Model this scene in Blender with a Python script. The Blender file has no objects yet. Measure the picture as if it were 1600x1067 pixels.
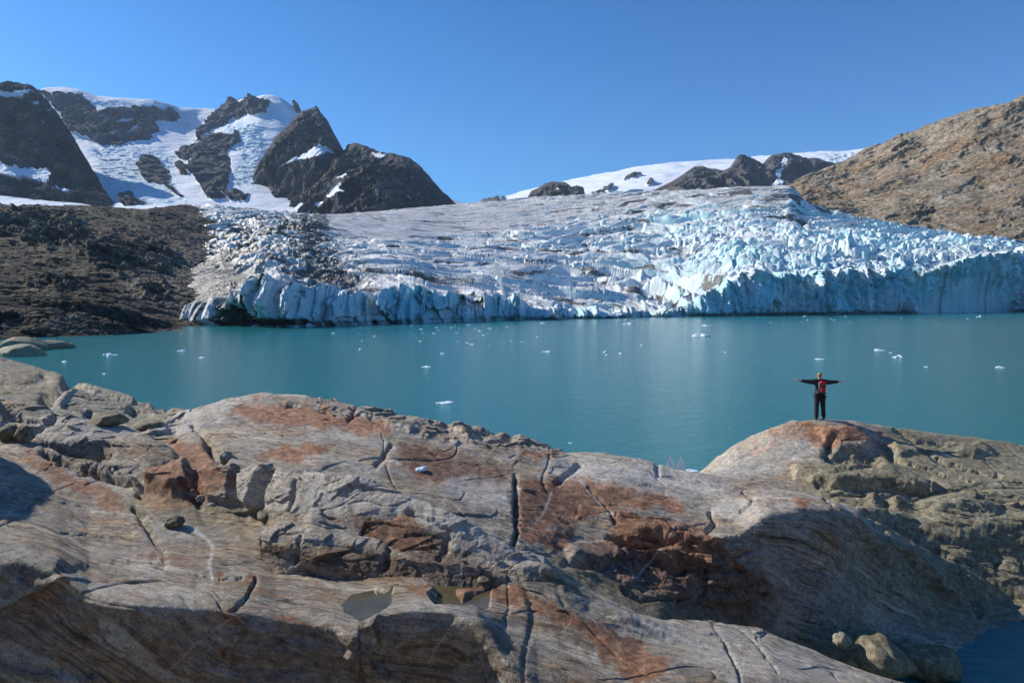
import bpy, bmesh, math, random
import numpy as np
from mathutils import Vector, Matrix
R = math.radians
F = 1067.0; CX = 800.0; HY = 472.0; H = 7.5          # photo pixels: focal length, centre, horizon row; eye height over the lake (m)
scene = bpy.context.scene
# ------------------------------------------------------------------ camera
cam = bpy.data.objects.new('camera', bpy.data.cameras.new('camera'))
scene.collection.objects.link(cam); scene.camera = cam
cam.location = (0, 0, H); cam.rotation_euler = (R(90), 0, 0)
cam.data.sensor_width = 36; cam.data.lens = 36*F/1600
cam.data.shift_y = -(533.5-HY)/1600
cam.data.clip_start = 0.1; cam.data.clip_end = 30000
# ------------------------------------------------------------------ sky, sun, exposure
SUN_EL, SUN_AZ = 32.0, -67.0          # azimuth measured from the view direction (+Y) towards +X; negative = left
S = Vector((math.sin(R(SUN_AZ))*math.cos(R(SUN_EL)), math.cos(R(SUN_AZ))*math.cos(R(SUN_EL)), math.sin(R(SUN_EL))))
w = bpy.data.worlds.new("World"); scene.world = w; w.use_nodes = True
nt = w.node_tree; bg = nt.nodes['Background']
sky = nt.nodes.new('ShaderNodeTexSky'); sky.sky_type = 'NISHITA'; sky.sun_disc = False
sky.sun_elevation = R(SUN_EL); sky.sun_rotation = R(SUN_AZ)
sky.altitude = 0; sky.air_density = 1.0; sky.dust_density = 0.5; sky.ozone_density = 3.0
tn = nt.nodes.new('ShaderNodeMix'); tn.data_type = 'RGBA'; tn.blend_type = 'MULTIPLY'; tn.inputs[0].default_value = 1
nt.links.new(sky.outputs[0], tn.inputs[6])                    # a deeper, polarised blue overhead, lighter low down
tc = nt.nodes.new('ShaderNodeTexCoord'); sx = nt.nodes.new('ShaderNodeSeparateXYZ'); nt.links.new(tc.outputs['Generated'], sx.inputs[0])
rp = nt.nodes.new('ShaderNodeValToRGB'); nt.links.new(sx.outputs[2], rp.inputs[0]); nt.links.new(rp.outputs[0], tn.inputs[7])
rp.color_ramp.elements[0].position = .12; rp.color_ramp.elements[0].color = (.52, 1.14, 1.72, 1)
rp.color_ramp.elements[1].position = .50; rp.color_ramp.elements[1].color = (.26, .84, 1.42, 1)
nt.links.new(tn.outputs[2], bg.inputs[0]); bg.inputs[1].default_value = 0.077
sl = bpy.data.lights.new('sun', 'SUN'); sl.energy = 5.0; sl.angle = R(0.5); sl.color = (1.0, 0.94, 0.84)
so = bpy.data.objects.new('sun', sl); scene.collection.objects.link(so)
so.rotation_euler = S.to_track_quat('Z', 'Y').to_euler()
vs = scene.view_settings
vs.view_transform = 'Standard'; vs.look = 'None'; vs.exposure = 0.30; vs.gamma = 1
# ------------------------------------------------------------------ numpy noise
rs = np.random.RandomState(7)
PERM = np.concatenate([rs.permutation(512)]*3).astype(np.int32)
G3 = rs.normal(size=(512, 3)).astype(np.float32); G3 /= np.linalg.norm(G3, axis=1)[:, None]
RND = rs.rand(512, 4).astype(np.float32)
def fade(t): return t*t*t*(t*(t*6-15)+10)
def perlin(x, y, z=None):
    x = np.asarray(x, np.float32); y = np.asarray(y, np.float32)
    xi = np.floor(x).astype(np.int32); yi = np.floor(y).astype(np.int32)
    xf = x-xi; yf = y-yi; u = fade(xf); v = fade(yf)
    xi &= 511; yi &= 511
    if z is None:
        def g(dx, dy):
            h = PERM[PERM[(xi+dx) & 511]+((yi+dy) & 511)]
            return G3[h, 0]*(xf-dx)+G3[h, 1]*(yf-dy)
        a = g(0, 0); b = g(1, 0); c = g(0, 1); d = g(1, 1)
        a = a+u*(b-a); c = c+u*(d-c)
        return (a+v*(c-a))*1.7
    z = np.asarray(z, np.float32); zi = np.floor(z).astype(np.int32); zf = z-zi; ww = fade(zf); zi &= 511
    def g(dx, dy, dz):
        h = PERM[PERM[PERM[(xi+dx) & 511]+((yi+dy) & 511)]+((zi+dz) & 511)]
        return G3[h, 0]*(xf-dx)+G3[h, 1]*(yf-dy)+G3[h, 2]*(zf-dz)
    r = []
    for dz in (0, 1):
        a = g(0, 0, dz); b = g(1, 0, dz); c = g(0, 1, dz); d = g(1, 1, dz)
        a = a+u*(b-a); c = c+u*(d-c); r.append(a+v*(c-a))
    return (r[0]+ww*(r[1]-r[0]))*1.5
def fbm(x, y, z=None, o=5, g=0.5, l=2.07):
    t = 0; a = 1; s = 0
    for i in range(o):
        t = t+a*perlin(x+7.3*i, y+3.1*i, None if z is None else z+5.7*i); s += a
        x = x*l; y = y*l; z = None if z is None else z*l; a *= g
    return t/s*1.6
def ridged(x, y, z=None, o=5, g=0.5, l=2.1):
    t = 0; a = 1; s = 0
    for i in range(o):
        n = 1-np.abs(perlin(x+7.3*i, y+3.1*i, None if z is None else z+5.7*i))*1.8
        t = t+a*n*n; s += a
        x = x*l; y = y*l; z = None if z is None else z*l; a *= g
    return t/s
def voro(x, y, jit=1.0):
    """2-D cells: F1, F2-F1, cell random (4), offset to cell centre"""
    xi = np.floor(x).astype(np.int32); yi = np.floor(y).astype(np.int32)
    f1 = np.full(x.shape, 9., np.float32); f2 = f1.copy(); cid = np.zeros(x.shape, np.int32)
    ox = np.zeros(x.shape, np.float32); oy = ox.copy()
    for dx in (-1, 0, 1):
        for dy in (-1, 0, 1):
            h = PERM[PERM[(xi+dx) & 511]+((yi+dy) & 511)]
            ax = xi+dx+0.5+(RND[h, 0]-.5)*jit-x; ay = yi+dy+0.5+(RND[h, 1]-.5)*jit-y
            d = np.sqrt(ax*ax+ay*ay); c = d < f1
            f2 = np.where(c, f1, np.minimum(f2, d)); f1 = np.where(c, d, f1)
            cid = np.where(c, h, cid); ox = np.where(c, -ax, ox); oy = np.where(c, -ay, oy)
    return f1, f2-f1, RND[PERM[cid]], ox, oy
def facets(x, y, tilt=1.0):
    """piecewise tilted blocks"""
    f1, e, r, ox, oy = voro(x, y)
    return (r[..., 0]-.5)+tilt*((r[..., 1]-.5)*ox+(r[..., 2]-.5)*oy)*2, e
def sstep(a, b, x):
    t = np.clip((x-a)/(b-a), 0, 1); return t*t*(3-2*t)
def blur(a, s, ax):
    n = max(1, int(3*s)); k = np.exp(-.5*(np.arange(-n, n+1)/s)**2); k /= k.sum()
    return np.apply_along_axis(lambda v: np.convolve(np.pad(v, n, mode='edge'), k, 'valid'), ax, a)
# ------------------------------------------------------------------ lofts: real surfaces strung through traced lines at their own distances
def line(pts, u, sm=3.0):
    P = []
    for p in pts:
        if p[1] is None: P.append((p[0], HY-(p[3]-H)*F/p[2], p[2]))
        else: P.append(p[:3])
    P = np.array(P, float)
    py = np.interp(u, P[:, 0], P[:, 1]); Y = np.interp(u, P[:, 0], P[:, 2])
    return np.stack([blur(py, sm, 0) if sm > 0 else py, blur(Y, sm*2+.1, 0)])
def rough(ln, u, a, s_, seed=0):
    ln = ln.copy(); ln[0] += a*fbm(u/s_+seed, u*0+seed, o=4); return ln
def behind(ln, dY, z=None, dz=None):
    Y = ln[1]+dY; zz = (HY-ln[0])*ln[1]/F+H
    zz = np.full_like(zz, z) if z is not None else zz+dz
    return np.stack([HY-(zz-H)*F/Y, Y])
def loft(lines, rows, lin=False):
    """pchip through the lines, returns py, Y grids (rows, cols)"""
    K = np.array(lines); n = len(lines)
    d = K[1:]-K[:-1]; m = np.zeros_like(K)
    if not lin:
        a, b = d[:-1], d[1:]
        m[1:-1] = np.where(a*b > 0, 2*a*b/np.where(a+b == 0, 1, a+b), 0)
    m[0] = d[0]; m[-1] = d[-1]
    out = []
    for k in range(n-1):
        t = np.linspace(0, 1, rows[k], endpoint=(k == n-2))[:, None, None]
        if lin: out.append(K[k]+(K[k+1]-K[k])*t); continue
        h = (2*t**3-3*t**2+1)*K[k]+(t**3-2*t**2+t)*m[k]+(-2*t**3+3*t**2)*K[k+1]+(t**3-t**2)*m[k+1]
        out.append(h)
    G = np.concatenate(out, 0)
    return G[:, 0], G[:, 1]
def world(u, py, Y):
    return np.stack([(u[None, :]-CX)/F*Y, Y, (HY-py)/F*Y+H], -1)
def normals(P):
    a = np.gradient(P, axis=1); b = np.gradient(P, axis=0)
    n = np.cross(a, b); n /= np.linalg.norm(n, axis=-1, keepdims=True)+1e-12
    n = np.where(n[..., 2:3] < 0, -n, n) if np.mean(n[..., 2]) < 0 else n
    return n
def poly_dist(px, py, pts):
    """signed distance in photo pixels, negative inside"""
    P = np.array(pts, float); x0, y0 = P.min(0)-60; x1, y1 = P.max(0)+60
    res = np.full(px.shape, 60., np.float32)
    sel = (px > x0) & (px < x1) & (py > y0) & (py < y1)
    if not sel.any(): return res
    x = px[sel]; y = py[sel]; d = np.full(x.shape, 1e9); ins = np.zeros(x.shape, bool)
    for i in range(len(P)):
        a = P[i]; b = P[(i+1) % len(P)]; e = b-a
        t = np.clip(((x-a[0])*e[0]+(y-a[1])*e[1])/max(e@e, 1e-9), 0, 1)
        d = np.minimum(d, np.hypot(x-a[0]-t*e[0], y-a[1]-t*e[1]))
        c = ((a[1] > y) != (b[1] > y)) & (x < (b[0]-a[0])*(y-a[1])/((b[1]-a[1]) if b[1] != a[1] else 1e-9)+a[0])
        ins ^= c
    res[sel] = np.minimum(np.where(ins, -d, d), 60)
    return res
def stroke_dist(px, py, pts):
    P = np.array(pts, float); x0, y0 = P.min(0)-40; x1, y1 = P.max(0)+40
    res = np.full(px.shape, 60., np.float32)
    sel = (px > x0) & (px < x1) & (py > y0) & (py < y1)
    if not sel.any(): return res
    x = px[sel]; y = py[sel]; d = np.full(x.shape, 1e9)
    for i in range(len(P)-1):
        a = P[i]; e = P[i+1]-a
        t = np.clip(((x-a[0])*e[0]+(y-a[1])*e[1])/max(e@e, 1e-9), 0, 1)
        d = np.minimum(d, np.hypot(x-a[0]-t*e[0], y-a[1]-t*e[1]))
    res[sel] = np.minimum(d, 60); return res
def patches(px, py, polys, soft=3.0, warp=6.0, wl=22.0, seed=0):
    wx = px+warp*fbm(px/wl+seed, py/wl, o=4); wy = py+warp*fbm(px/wl+31+seed, py/wl+17, o=4)
    m = np.zeros(px.shape, np.float32)
    for p in polys: m = np.maximum(m, 1-sstep(-soft, soft, poly_dist(wx, wy, p)))
    return m
def grid_mesh(name, P, mat, mask=None, smooth=True):
    r, c = P.shape[:2]
    me = bpy.data.meshes.new(name)
    me.vertices.add(r*c); me.vertices.foreach_set('co', P.astype(np.float32).ravel())
    i = np.arange(r*c).reshape(r, c)
    q = np.stack([i[:-1, :-1], i[:-1, 1:], i[1:, 1:], i[1:, :-1]], -1).reshape(-1, 4)
    n = len(q)
    me.loops.add(n*4); me.loops.foreach_set('vertex_index', q.ravel().astype(np.int32))
    me.polygons.add(n); me.polygons.foreach_set('loop_start', (np.arange(n)*4).astype(np.int32))
    me.polygons.foreach_set('loop_total', np.full(n, 4, np.int32))
    me.polygons.foreach_set('use_smooth', np.full(n, smooth, bool))
    if mask is not None:
        a = me.color_attributes.new('mask', 'FLOAT_COLOR', 'POINT')
        m = np.concatenate([mask, np.ones(mask.shape[:2]+(1,))], -1) if mask.shape[-1] == 3 else mask
        a.data.foreach_set('color', m.astype(np.float32).ravel())
    me.update(); me.validate()
    me.materials.append(mat)
    o = bpy.data.objects.new(name, me); scene.collection.objects.link(o)
    return o
def struct(o): o['kind'] = 'structure'; return o
def tag(o, label, cat, group=None):
    o['label'] = label; o['category'] = cat
    if group: o['group'] = group
    return o
# ------------------------------------------------------------------ material helper
class NB:
    def __init__(s, name):
        s.m = bpy.data.materials.new(name); s.m.use_nodes = True; s.t = s.m.node_tree; s.n = s.t.nodes
        s.b = s.n['Principled BSDF']; s.co = s.n.new('ShaderNodeTexCoord').outputs['Object']
    def link(s, a, b): s.t.links.new(a, b)
    def val(s, sock, v):
        if isinstance(v, (int, float)): sock.default_value = v
        elif isinstance(v, tuple): sock.default_value = v+(1,) if len(v) == 3 and len(sock.default_value) == 4 else v
        else: s.link(v, sock)
    def mask(s):
        a = s.n.new('ShaderNodeAttribute'); a.attribute_name = 'mask'
        q = s.n.new('ShaderNodeSeparateColor'); s.link(a.outputs['Color'], q.inputs[0])
        return [q.outputs[0], q.outputs[1], q.outputs[2], a.outputs['Alpha']]
    def mapped(s, rot=(0, 0, 0), sc=(1, 1, 1), co=None):
        m = s.n.new('ShaderNodeMapping'); m.vector_type = 'TEXTURE'; s.link(co or s.co, m.inputs[0]); sc = tuple(1/q for q in sc)
        m.inputs['Rotation'].default_value = rot; m.inputs['Scale'].default_value = sc
        return m.outputs[0]
    def noise(s, scale, detail=5, rough=.55, dist=0, co=None, ridge=False):
        t = s.n.new('ShaderNodeTexNoise'); s.link(co or s.co, t.inputs['Vector'])
        t.inputs['Scale'].default_value = scale; t.inputs['Detail'].default_value = detail
        t.inputs['Roughness'].default_value = rough; t.inputs['Distortion'].default_value = dist
        return t.outputs['Fac']
    def warp(s, co, scale, amt):
        t = s.n.new('ShaderNodeTexNoise'); s.link(co, t.inputs['Vector']); t.inputs['Scale'].default_value = scale; t.inputs['Detail'].default_value = 3
        a = s.n.new('ShaderNodeVectorMath'); a.operation = 'SUBTRACT'; s.link(t.outputs['Color'], a.inputs[0]); a.inputs[1].default_value = (.5, .5, .5)
        b = s.n.new('ShaderNodeVectorMath'); b.operation = 'SCALE'; s.link(a.outputs[0], b.inputs[0]); b.inputs['Scale'].default_value = amt
        c = s.n.new('ShaderNodeVectorMath'); c.operation = 'ADD'; s.link(co, c.inputs[0]); s.link(b.outputs[0], c.inputs[1])
        return c.outputs[0]
    def ramp(s, f, pts, interp='LINEAR'):
        r = s.n.new('ShaderNodeValToRGB'); s.link(f, r.inputs[0]); e = r.color_ramp.elements; r.color_ramp.interpolation = interp
        while len(e) < len(pts): e.new(.5)
        for q, (p, c) in zip(e, pts):
            q.position = p; q.color = (c, c, c, 1) if isinstance(c, (int, float)) else tuple(c)+(1,)
        return r.outputs[0]
    def mix(s, f, a, b, mode='MIX'):
        m = s.n.new('ShaderNodeMix'); m.data_type = 'RGBA'; m.blend_type = mode
        s.val(m.inputs[0], f); s.val(m.inputs[6], a); s.val(m.inputs[7], b); return m.outputs[2]
    def math(s, op, a, b=0.0, clamp=False):
        m = s.n.new('ShaderNodeMath'); m.operation = op; m.use_clamp = clamp; s.val(m.inputs[0], a); s.val(m.inputs[1], b); return m.outputs[0]
    def bump(s, h, dist, strength=1.0, normal=None):
        b = s.n.new('ShaderNodeBump'); b.inputs['Distance'].default_value = dist; b.inputs['Strength'].default_value = strength
        s.link(h, b.inputs['Height'])
        if normal: s.link(normal, b.inputs['Normal'])
        return b.outputs[0]
    def done(s, col=None, rough=.85, normal=None, spec=.3):
        if col is not None: s.val(s.b.inputs['Base Color'], col)
        s.val(s.b.inputs['Roughness'], rough); s.b.inputs['Specular IOR Level'].default_value = spec
        if normal: s.link(normal, s.b.inputs['Normal'])
        return s.m
# ------------------------------------------------------------------ materials of the place
def mat_gneiss():
    """foreground rock. mask: R rust, G olive/dark wet, B pale quartz, A brown"""
    b = NB('gneiss'); r, g, q, br = b.mask()
    co = b.warp(b.co, .28, 1.3); co = b.warp(co, 1.6, .10)
    st = b.mapped(rot=(R(-41), R(22), 0), sc=(.16, .7, 2.3), co=co)
    n1 = b.noise(1.6, 9, .66, co=st)                       # banding
    st2 = b.mapped(rot=(R(-41), R(22), 0), sc=(.35, 2.0, 9.0), co=co)
    n2 = b.noise(2.0, 5, .6, co=st2)                       # fine laminae
    n3 = b.noise(.9, 6, .6); n4 = b.noise(48, 4, .75); n5 = b.noise(5, 7, .65)
    base = b.ramp(n1, [(.30, (.09, .07, .052)), (.38, (.28, .20, .125)), (.44, (.52, .40, .27)), (.48, (.20, .165, .135)), (.52, (.47, .42, .345)), (.56, (.33, .235, .155)), (.60, (.54, .475, .375)), (.70, (.72, .67, .58))])
    fine = b.ramp(n2, [(.36, (.16, .13, .10)), (.47, (.5, .5, .5)), (.6, (.62, .6, .56))])
    base = b.mix(b.ramp(b.noise(.7, 4, .6), [(.38, .25), (.6, .95)]), base, fine, 'OVERLAY')
    grey = b.ramp(n5, [(.34, (.12, .114, .106)), (.5, (.34, .315, .28)), (.66, (.60, .56, .50))])
    base = b.mix(b.ramp(n3, [(.47, 0.0), (.64, .7)]), base, grey)
    mac = b.noise(.8, 5, .6, co=b.mapped(rot=(R(-41), R(22), 0), sc=(.28, .7, 1.5), co=co))
    base = b.mix(b.ramp(mac, [(.56, 0), (.68, .62)]), base, (.66, .60, .50))
    base = b.mix(b.ramp(mac, [(.33, .5), (.39, 0)]), base, (.34, .185, .10))
    rustc = b.ramp(n5, [(.35, (.15, .06, .03)), (.5, (.36, .155, .075)), (.66, (.55, .33, .19))])
    rn = b.math('ADD', b.math('MULTIPLY', r, 1.25), b.math('ADD', b.math('MULTIPLY', b.math('SUBTRACT', n1, .5), 2.6), b.math('MULTIPLY', b.math('SUBTRACT', n2, .5), 1.4)))
    rf = b.ramp(rn, [(.46, 0), (.80, .85)])
    sr = b.ramp(b.math('MULTIPLY', n2, b.noise(1.3, 3, .5)), [(.325, 0), (.375, .5)])
    base = b.mix(sr, base, (.30, .13, .06)); base = b.mix(rf, base, rustc)
    brown = b.ramp(n5, [(.35, (.10, .055, .036)), (.6, (.29, .17, .11))])
    base = b.mix(b.math('MULTIPLY', b.math('SUBTRACT', 1.0, br), b.ramp(n3, [(.3, .6), (.55, .95)])), base, brown)
    olive = b.ramp(n5, [(.3, (.065, .058, .032)), (.5, (.21, .188, .105)), (.68, (.44, .395, .25))])
    base = b.mix(b.math('MULTIPLY', g, .8), base, olive)
    base = b.mix(b.math('MULTIPLY', q, .8), base, (.74, .70, .63))
    sp = b.ramp(n4, [(.32, .45), (.5, 1.15), (.68, 1.6)])
    base = b.mix(.7, base, sp, 'MULTIPLY')
    base = b.mix(.8, base, b.ramp(b.noise(9, 9, .75), [(.36, .5), (.5, 1.1), (.64, 1.35)]), 'MULTIPLY')
    nm = b.bump(b.noise(6, 12, .75), .08, .9)
    nm = b.bump(b.math('MULTIPLY', n2, b.ramp(b.noise(1.1, 4, .6), [(.42, .1), (.6, 1)])), .014, .6, nm); nm = b.bump(n4, .012, .9, nm)
    return b.done(base, b.ramp(n5, [(.3, .6), (.7, .9)]), nm, .25)
def mat_mountain(name, cols, snowcol=(.82, .85, .9), sc=.02, bd=6.0):
    """mask R snow, G blue ice, B alternative rock tint"""
    b = NB(name); r, g, t, _ = b.mask()
    n1 = b.noise(sc, 9, .65); n2 = b.noise(sc*6, 7, .7); st = b.noise(sc*3, 8, .65, co=b.mapped(rot=(R(20), R(35), 0), sc=(.5, 1, 4)))
    base = b.ramp(n1, [(.32, cols[0]), (.5, cols[1]), (.66, cols[2])])
    base = b.mix(b.ramp(st, [(.45, 0), (.68, .6)]), base, cols[3])
    base = b.mix(t, base, b.ramp(n2, [(.35, cols[4]), (.65, cols[5])]))
    base = b.mix(.7, base, b.ramp(n2, [(.36, .2), (.5, .85), (.64, 1.6)]), 'MULTIPLY')
    ice = b.ramp(n2, [(.35, (.38, .55, .65)), (.55, (.62, .74, .8)), (.7, (.8, .85, .88))])
    sn = b.mix(g, b.mix(b.ramp(n2, [(.4, .25), (.65, 0)]), snowcol, (.6, .62, .66)), ice)
    f = b.ramp(b.math('ADD', r, b.math('MULTIPLY', b.math('SUBTRACT', n2, .5), .8)), [(.44, 0), (.56, 1)])
    base = b.mix(f, base, sn)
    h = b.math('MULTIPLY', b.noise(sc*4, 10, .72), b.math('SUBTRACT', 1.1, f))
    nm = b.bump(h, bd, 1.0); nm = b.bump(b.math('MULTIPLY', b.noise(sc*16, 6, .7), b.math('SUBTRACT', 1.02, f)), bd*.35, 1.0, nm)
    return b.done(base, .9, nm, .1)
def mat_ice():
    """mask R clean blue ice, G debris and painted cave shade, B grey grime"""
    b = NB('glacier_ice'); r, g, d, gv = b.mask()
    n1 = b.noise(.12, 8, .65); n2 = b.noise(.7, 8, .7)
    st = b.noise(.5, 8, .7, co=b.mapped(sc=(.25, 1, 1.4)))
    white = b.ramp(n2, [(.3, (.58, .565, .54)), (.5, (.82, .81, .79)), (.66, (.92, .92, .91))])
    blue = b.ramp(n1, [(.3, (.24, .56, .63)), (.5, (.46, .74, .78)), (.68, (.70, .88, .90))])
    base = b.mix(r, white, blue)
    grime = b.ramp(st, [(.34, (.16, .145, .12)), (.5, (.50, .465, .42)), (.64, (.76, .73, .69))])
    base = b.mix(b.math('MULTIPLY', d, .85), base, grime)
    dn = b.math('ADD', g, b.math('MULTIPLY', b.math('SUBTRACT', st, .5), 1.5))
    base = b.mix(b.ramp(dn, [(.45, 0), (.62, .93)]), base, b.ramp(n2, [(.35, (.045, .04, .035)), (.65, (.17, .15, .125))]))
    base = b.mix(b.math('MULTIPLY', gv, b.ramp(n1, [(.3, .5), (.5, 1)])), base, b.ramp(n2, [(.35, (.05, .044, .036)), (.65, (.16, .14, .115))]))
    nm = b.bump(n2, 1.2, .8)
    return b.done(base, .45, nm, .4)
def mat_water():
    b = NB('lake_water')
    c1 = b.noise(.012, 4, .5); 
    col = b.ramp(c1, [(.35, (.014, .150, .158)), (.65, (.020, .175, .180))])
    wv = b.noise(2.6, 4, .6, dist=.4, co=b.mapped(rot=(0, 0, R(-12)), sc=(.55, 1.5, 1)))
    w2 = b.noise(.35, 3, .5, co=b.mapped(rot=(0, 0, R(15)), sc=(.5, 1.2, 1)))
    nm = b.bump(wv, .07, .75); nm = b.bump(w2, .14, .4, nm)
    m = b.done(col, .16, nm, .38); b.b.inputs['IOR'].default_value = 1.33
    return m
def mat_plain(name, col, rough=.8, bscale=0, bd=0, var=.25, vs_=6):
    b = NB(name); n = b.noise(vs_, 5, .6)
    c = b.mix(1.0, col, b.ramp(n, [(.3, 1-var), (.7, 1+var)]), 'MULTIPLY')
    nm = b.bump(b.noise(bscale, 5, .6), bd) if bscale else None
    return b.done(c, rough, nm, .3)
M_GN = mat_gneiss(); M_ICE = mat_ice(); M_WATER = mat_water()
M_MT = mat_mountain('mountain_rock', [(.058, .060, .066), (.135, .132, .132), (.29, .275, .26), (.28, .26, .245), (.20, .155, .11), (.38, .31, .22)], sc=.02, bd=7)
M_BR = mat_mountain('brown_hill_rock', [(.20, .165, .12), (.42, .34, .24), (.60, .50, .38), (.64, .58, .47), (.32, .18, .095), (.50, .34, .20)], sc=.03, bd=4)
M_DK = mat_mountain('dark_hill_rock', [(.04, .037, .030), (.12, .10, .074), (.29, .235, .165), (.33, .275, .20), (.19, .16, .12), (.44, .37, .28)], sc=.06, bd=1.6)
# ------------------------------------------------------------------ lake
def lake():
    bm = bmesh.new()
    vs_ = [bm.verts.new(p) for p in ((-3000, -60, 0), (3000, -60, 0), (3000, 1500, 0), (-3000, 1500, 0))]
    bm.faces.new(vs_); me = bpy.data.meshes.new('lake'); bm.to_mesh(me); bm.free(); me.materials.append(M_WATER)
    o = bpy.data.objects.new('lake', me); scene.collection.objects.link(o); struct(o)
lake()
def U(a, b, n): return np.linspace(a, b, n)
# ------------------------------------------------------------------ far mountains
def mountain_center():
    u = U(-300, 760, 760)
    crest = line([(-300, 175, 3600), (0, 160, 3500), (60, 141, 3400), (75, 138, 3400), (100, 136, 3400), (125, 140, 3400), (150, 150, 3400), (200, 154, 3400), (240, 156, 3400), (265, 163, 3450), (280, 168, 3500), (310, 170, 3600), (345, 171, 3600), (355, 162, 3500), (375, 155, 3400), (400, 152, 3400), (410, 149, 3400), (425, 149, 3400), (440, 154, 3400), (452, 162, 3400), (459, 167, 3400), (462, 162, 3400), (468, 163, 3400), (471, 176, 3400), (480, 190, 3400), (560, 260, 3300), (760, 330, 3200)], u, 1.5)
    band = line([(-300, 200, 3300), (60, 170, 3150), (130, 168, 3150), (200, 176, 3150), (280, 190, 3250), (310, 195, 3400), (345, 195, 3300), (400, 175, 3200), (440, 180, 3200), (480, 210, 3200), (560, 280, 3100), (760, 335, 3000)], u, 6)
    mid = line([(-300, 240, 2900), (100, 230, 2800), (200, 228, 2800), (300, 232, 2850), (400, 215, 2900), (500, 240, 2900), (760, 340, 2800)], u, 8)
    low = line([(-300, 290, 2300), (150, 270, 2300), (300, 275, 2300), (400, 270, 2400), (500, 290, 2400), (760, 345, 2400)], u, 8)
    base = line([(-300, 330, 1700), (150, 326, 1700), (300, 326, 1700), (400, 335, 1700), (760, 350, 1700)], u, 8)
    py, Y = loft([base, low, mid, band, crest, behind(crest, 600, dz=-150)], [90, 110, 130, 110, 10 + 60, 12])
    P = world(u, py, Y); px = np.broadcast_to(u, py.shape); n = normals(P)
    RK = [[(62, 146), (110, 147), (128, 148), (140, 160), (155, 176), (200, 169), (245, 170), (276, 174), (281, 185), (275, 190), (242, 189), (248, 205), (235, 217), (205, 222), (190, 230), (150, 228), (135, 215), (110, 205), (85, 165)],
          [(306, 221), (315, 205), (330, 190), (350, 166), (365, 157), (400, 153), (415, 158), (424, 163), (420, 175), (405, 178), (375, 182), (350, 195), (325, 210), (312, 222)],
          [(275, 238), (310, 230), (325, 215), (350, 210), (370, 208), (377, 225), (355, 235), (362, 265), (355, 290), (352, 310), (330, 312), (318, 300), (312, 280), (298, 264), (303, 248), (280, 250)],
          [(220, 262), (232, 250), (245, 247), (262, 262), (268, 275), (262, 288), (291, 305), (285, 308), (255, 290), (235, 287), (222, 275)],
          [(190, 306), (200, 298), (215, 310), (237, 320), (195, 326)], [(353, 302), (375, 298), (392, 305), (385, 316), (362, 316)],
          [(272, 255), (285, 252), (296, 268), (286, 272)], [(458, 163), (470, 160), (472, 178), (462, 176)]]
    rock = patches(px, py, RK, 2.0, 5, 14)
    snowp = patches(px, py, [[(178, 196), (195, 187), (210, 186), (205, 190), (188, 197)], [(192, 212), (205, 200), (220, 190), (216, 198), (203, 211)], [(128, 218), (135, 230), (165, 230), (150, 224), (134, 222)]], 1.2, 2.5, 8)
    rock = rock*(1-snowp)
    crev = patches(px, py, [[(135, 232), (200, 232), (260, 235), (275, 250), (270, 290), (300, 322), (200, 322), (170, 290)], [(150, 158), (270, 168), (300, 180), (290, 200), (262, 180), (210, 166), (155, 172)], [(355, 195), (400, 190), (415, 230), (405, 290), (360, 300), (372, 240)]], 8, 8, 20)
    x, y, z = P[..., 0], P[..., 1], P[..., 2]
    a = ridged(x/160, y/400, z/160, o=6); c, _ = facets(x/70+z/120, z/60+.4*a)
    fz = fbm(x/35, y/60, z/35, o=5, g=.6)
    d = rock*(30*blur(rock, 5, 0)+50*(a-.5)+18*c+13*fz)+(1-rock)*(10*fbm(x/120, y/300, z/60, o=4))
    st = ridged(x/60+z/200, y/200, z/16, o=4)
    d = d+crev*(1-rock)*(12*(st-.5)+7*fz)
    fadec = np.ones(py.shape)
    P = P-np.array([0.1, .95, -.25])*(d*fadec)[..., None]
    snow = (1-rock)
    mask = np.stack([snow, np.clip(crev*(.6+.8*sstep(-.1, .4, fz)), 0, 1), .25*np.clip(a, 0, 1)*sstep(240, 330, py)], -1)
    struct(grid_mesh('mountain', P, M_MT, mask))
mountain_center()
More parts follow.
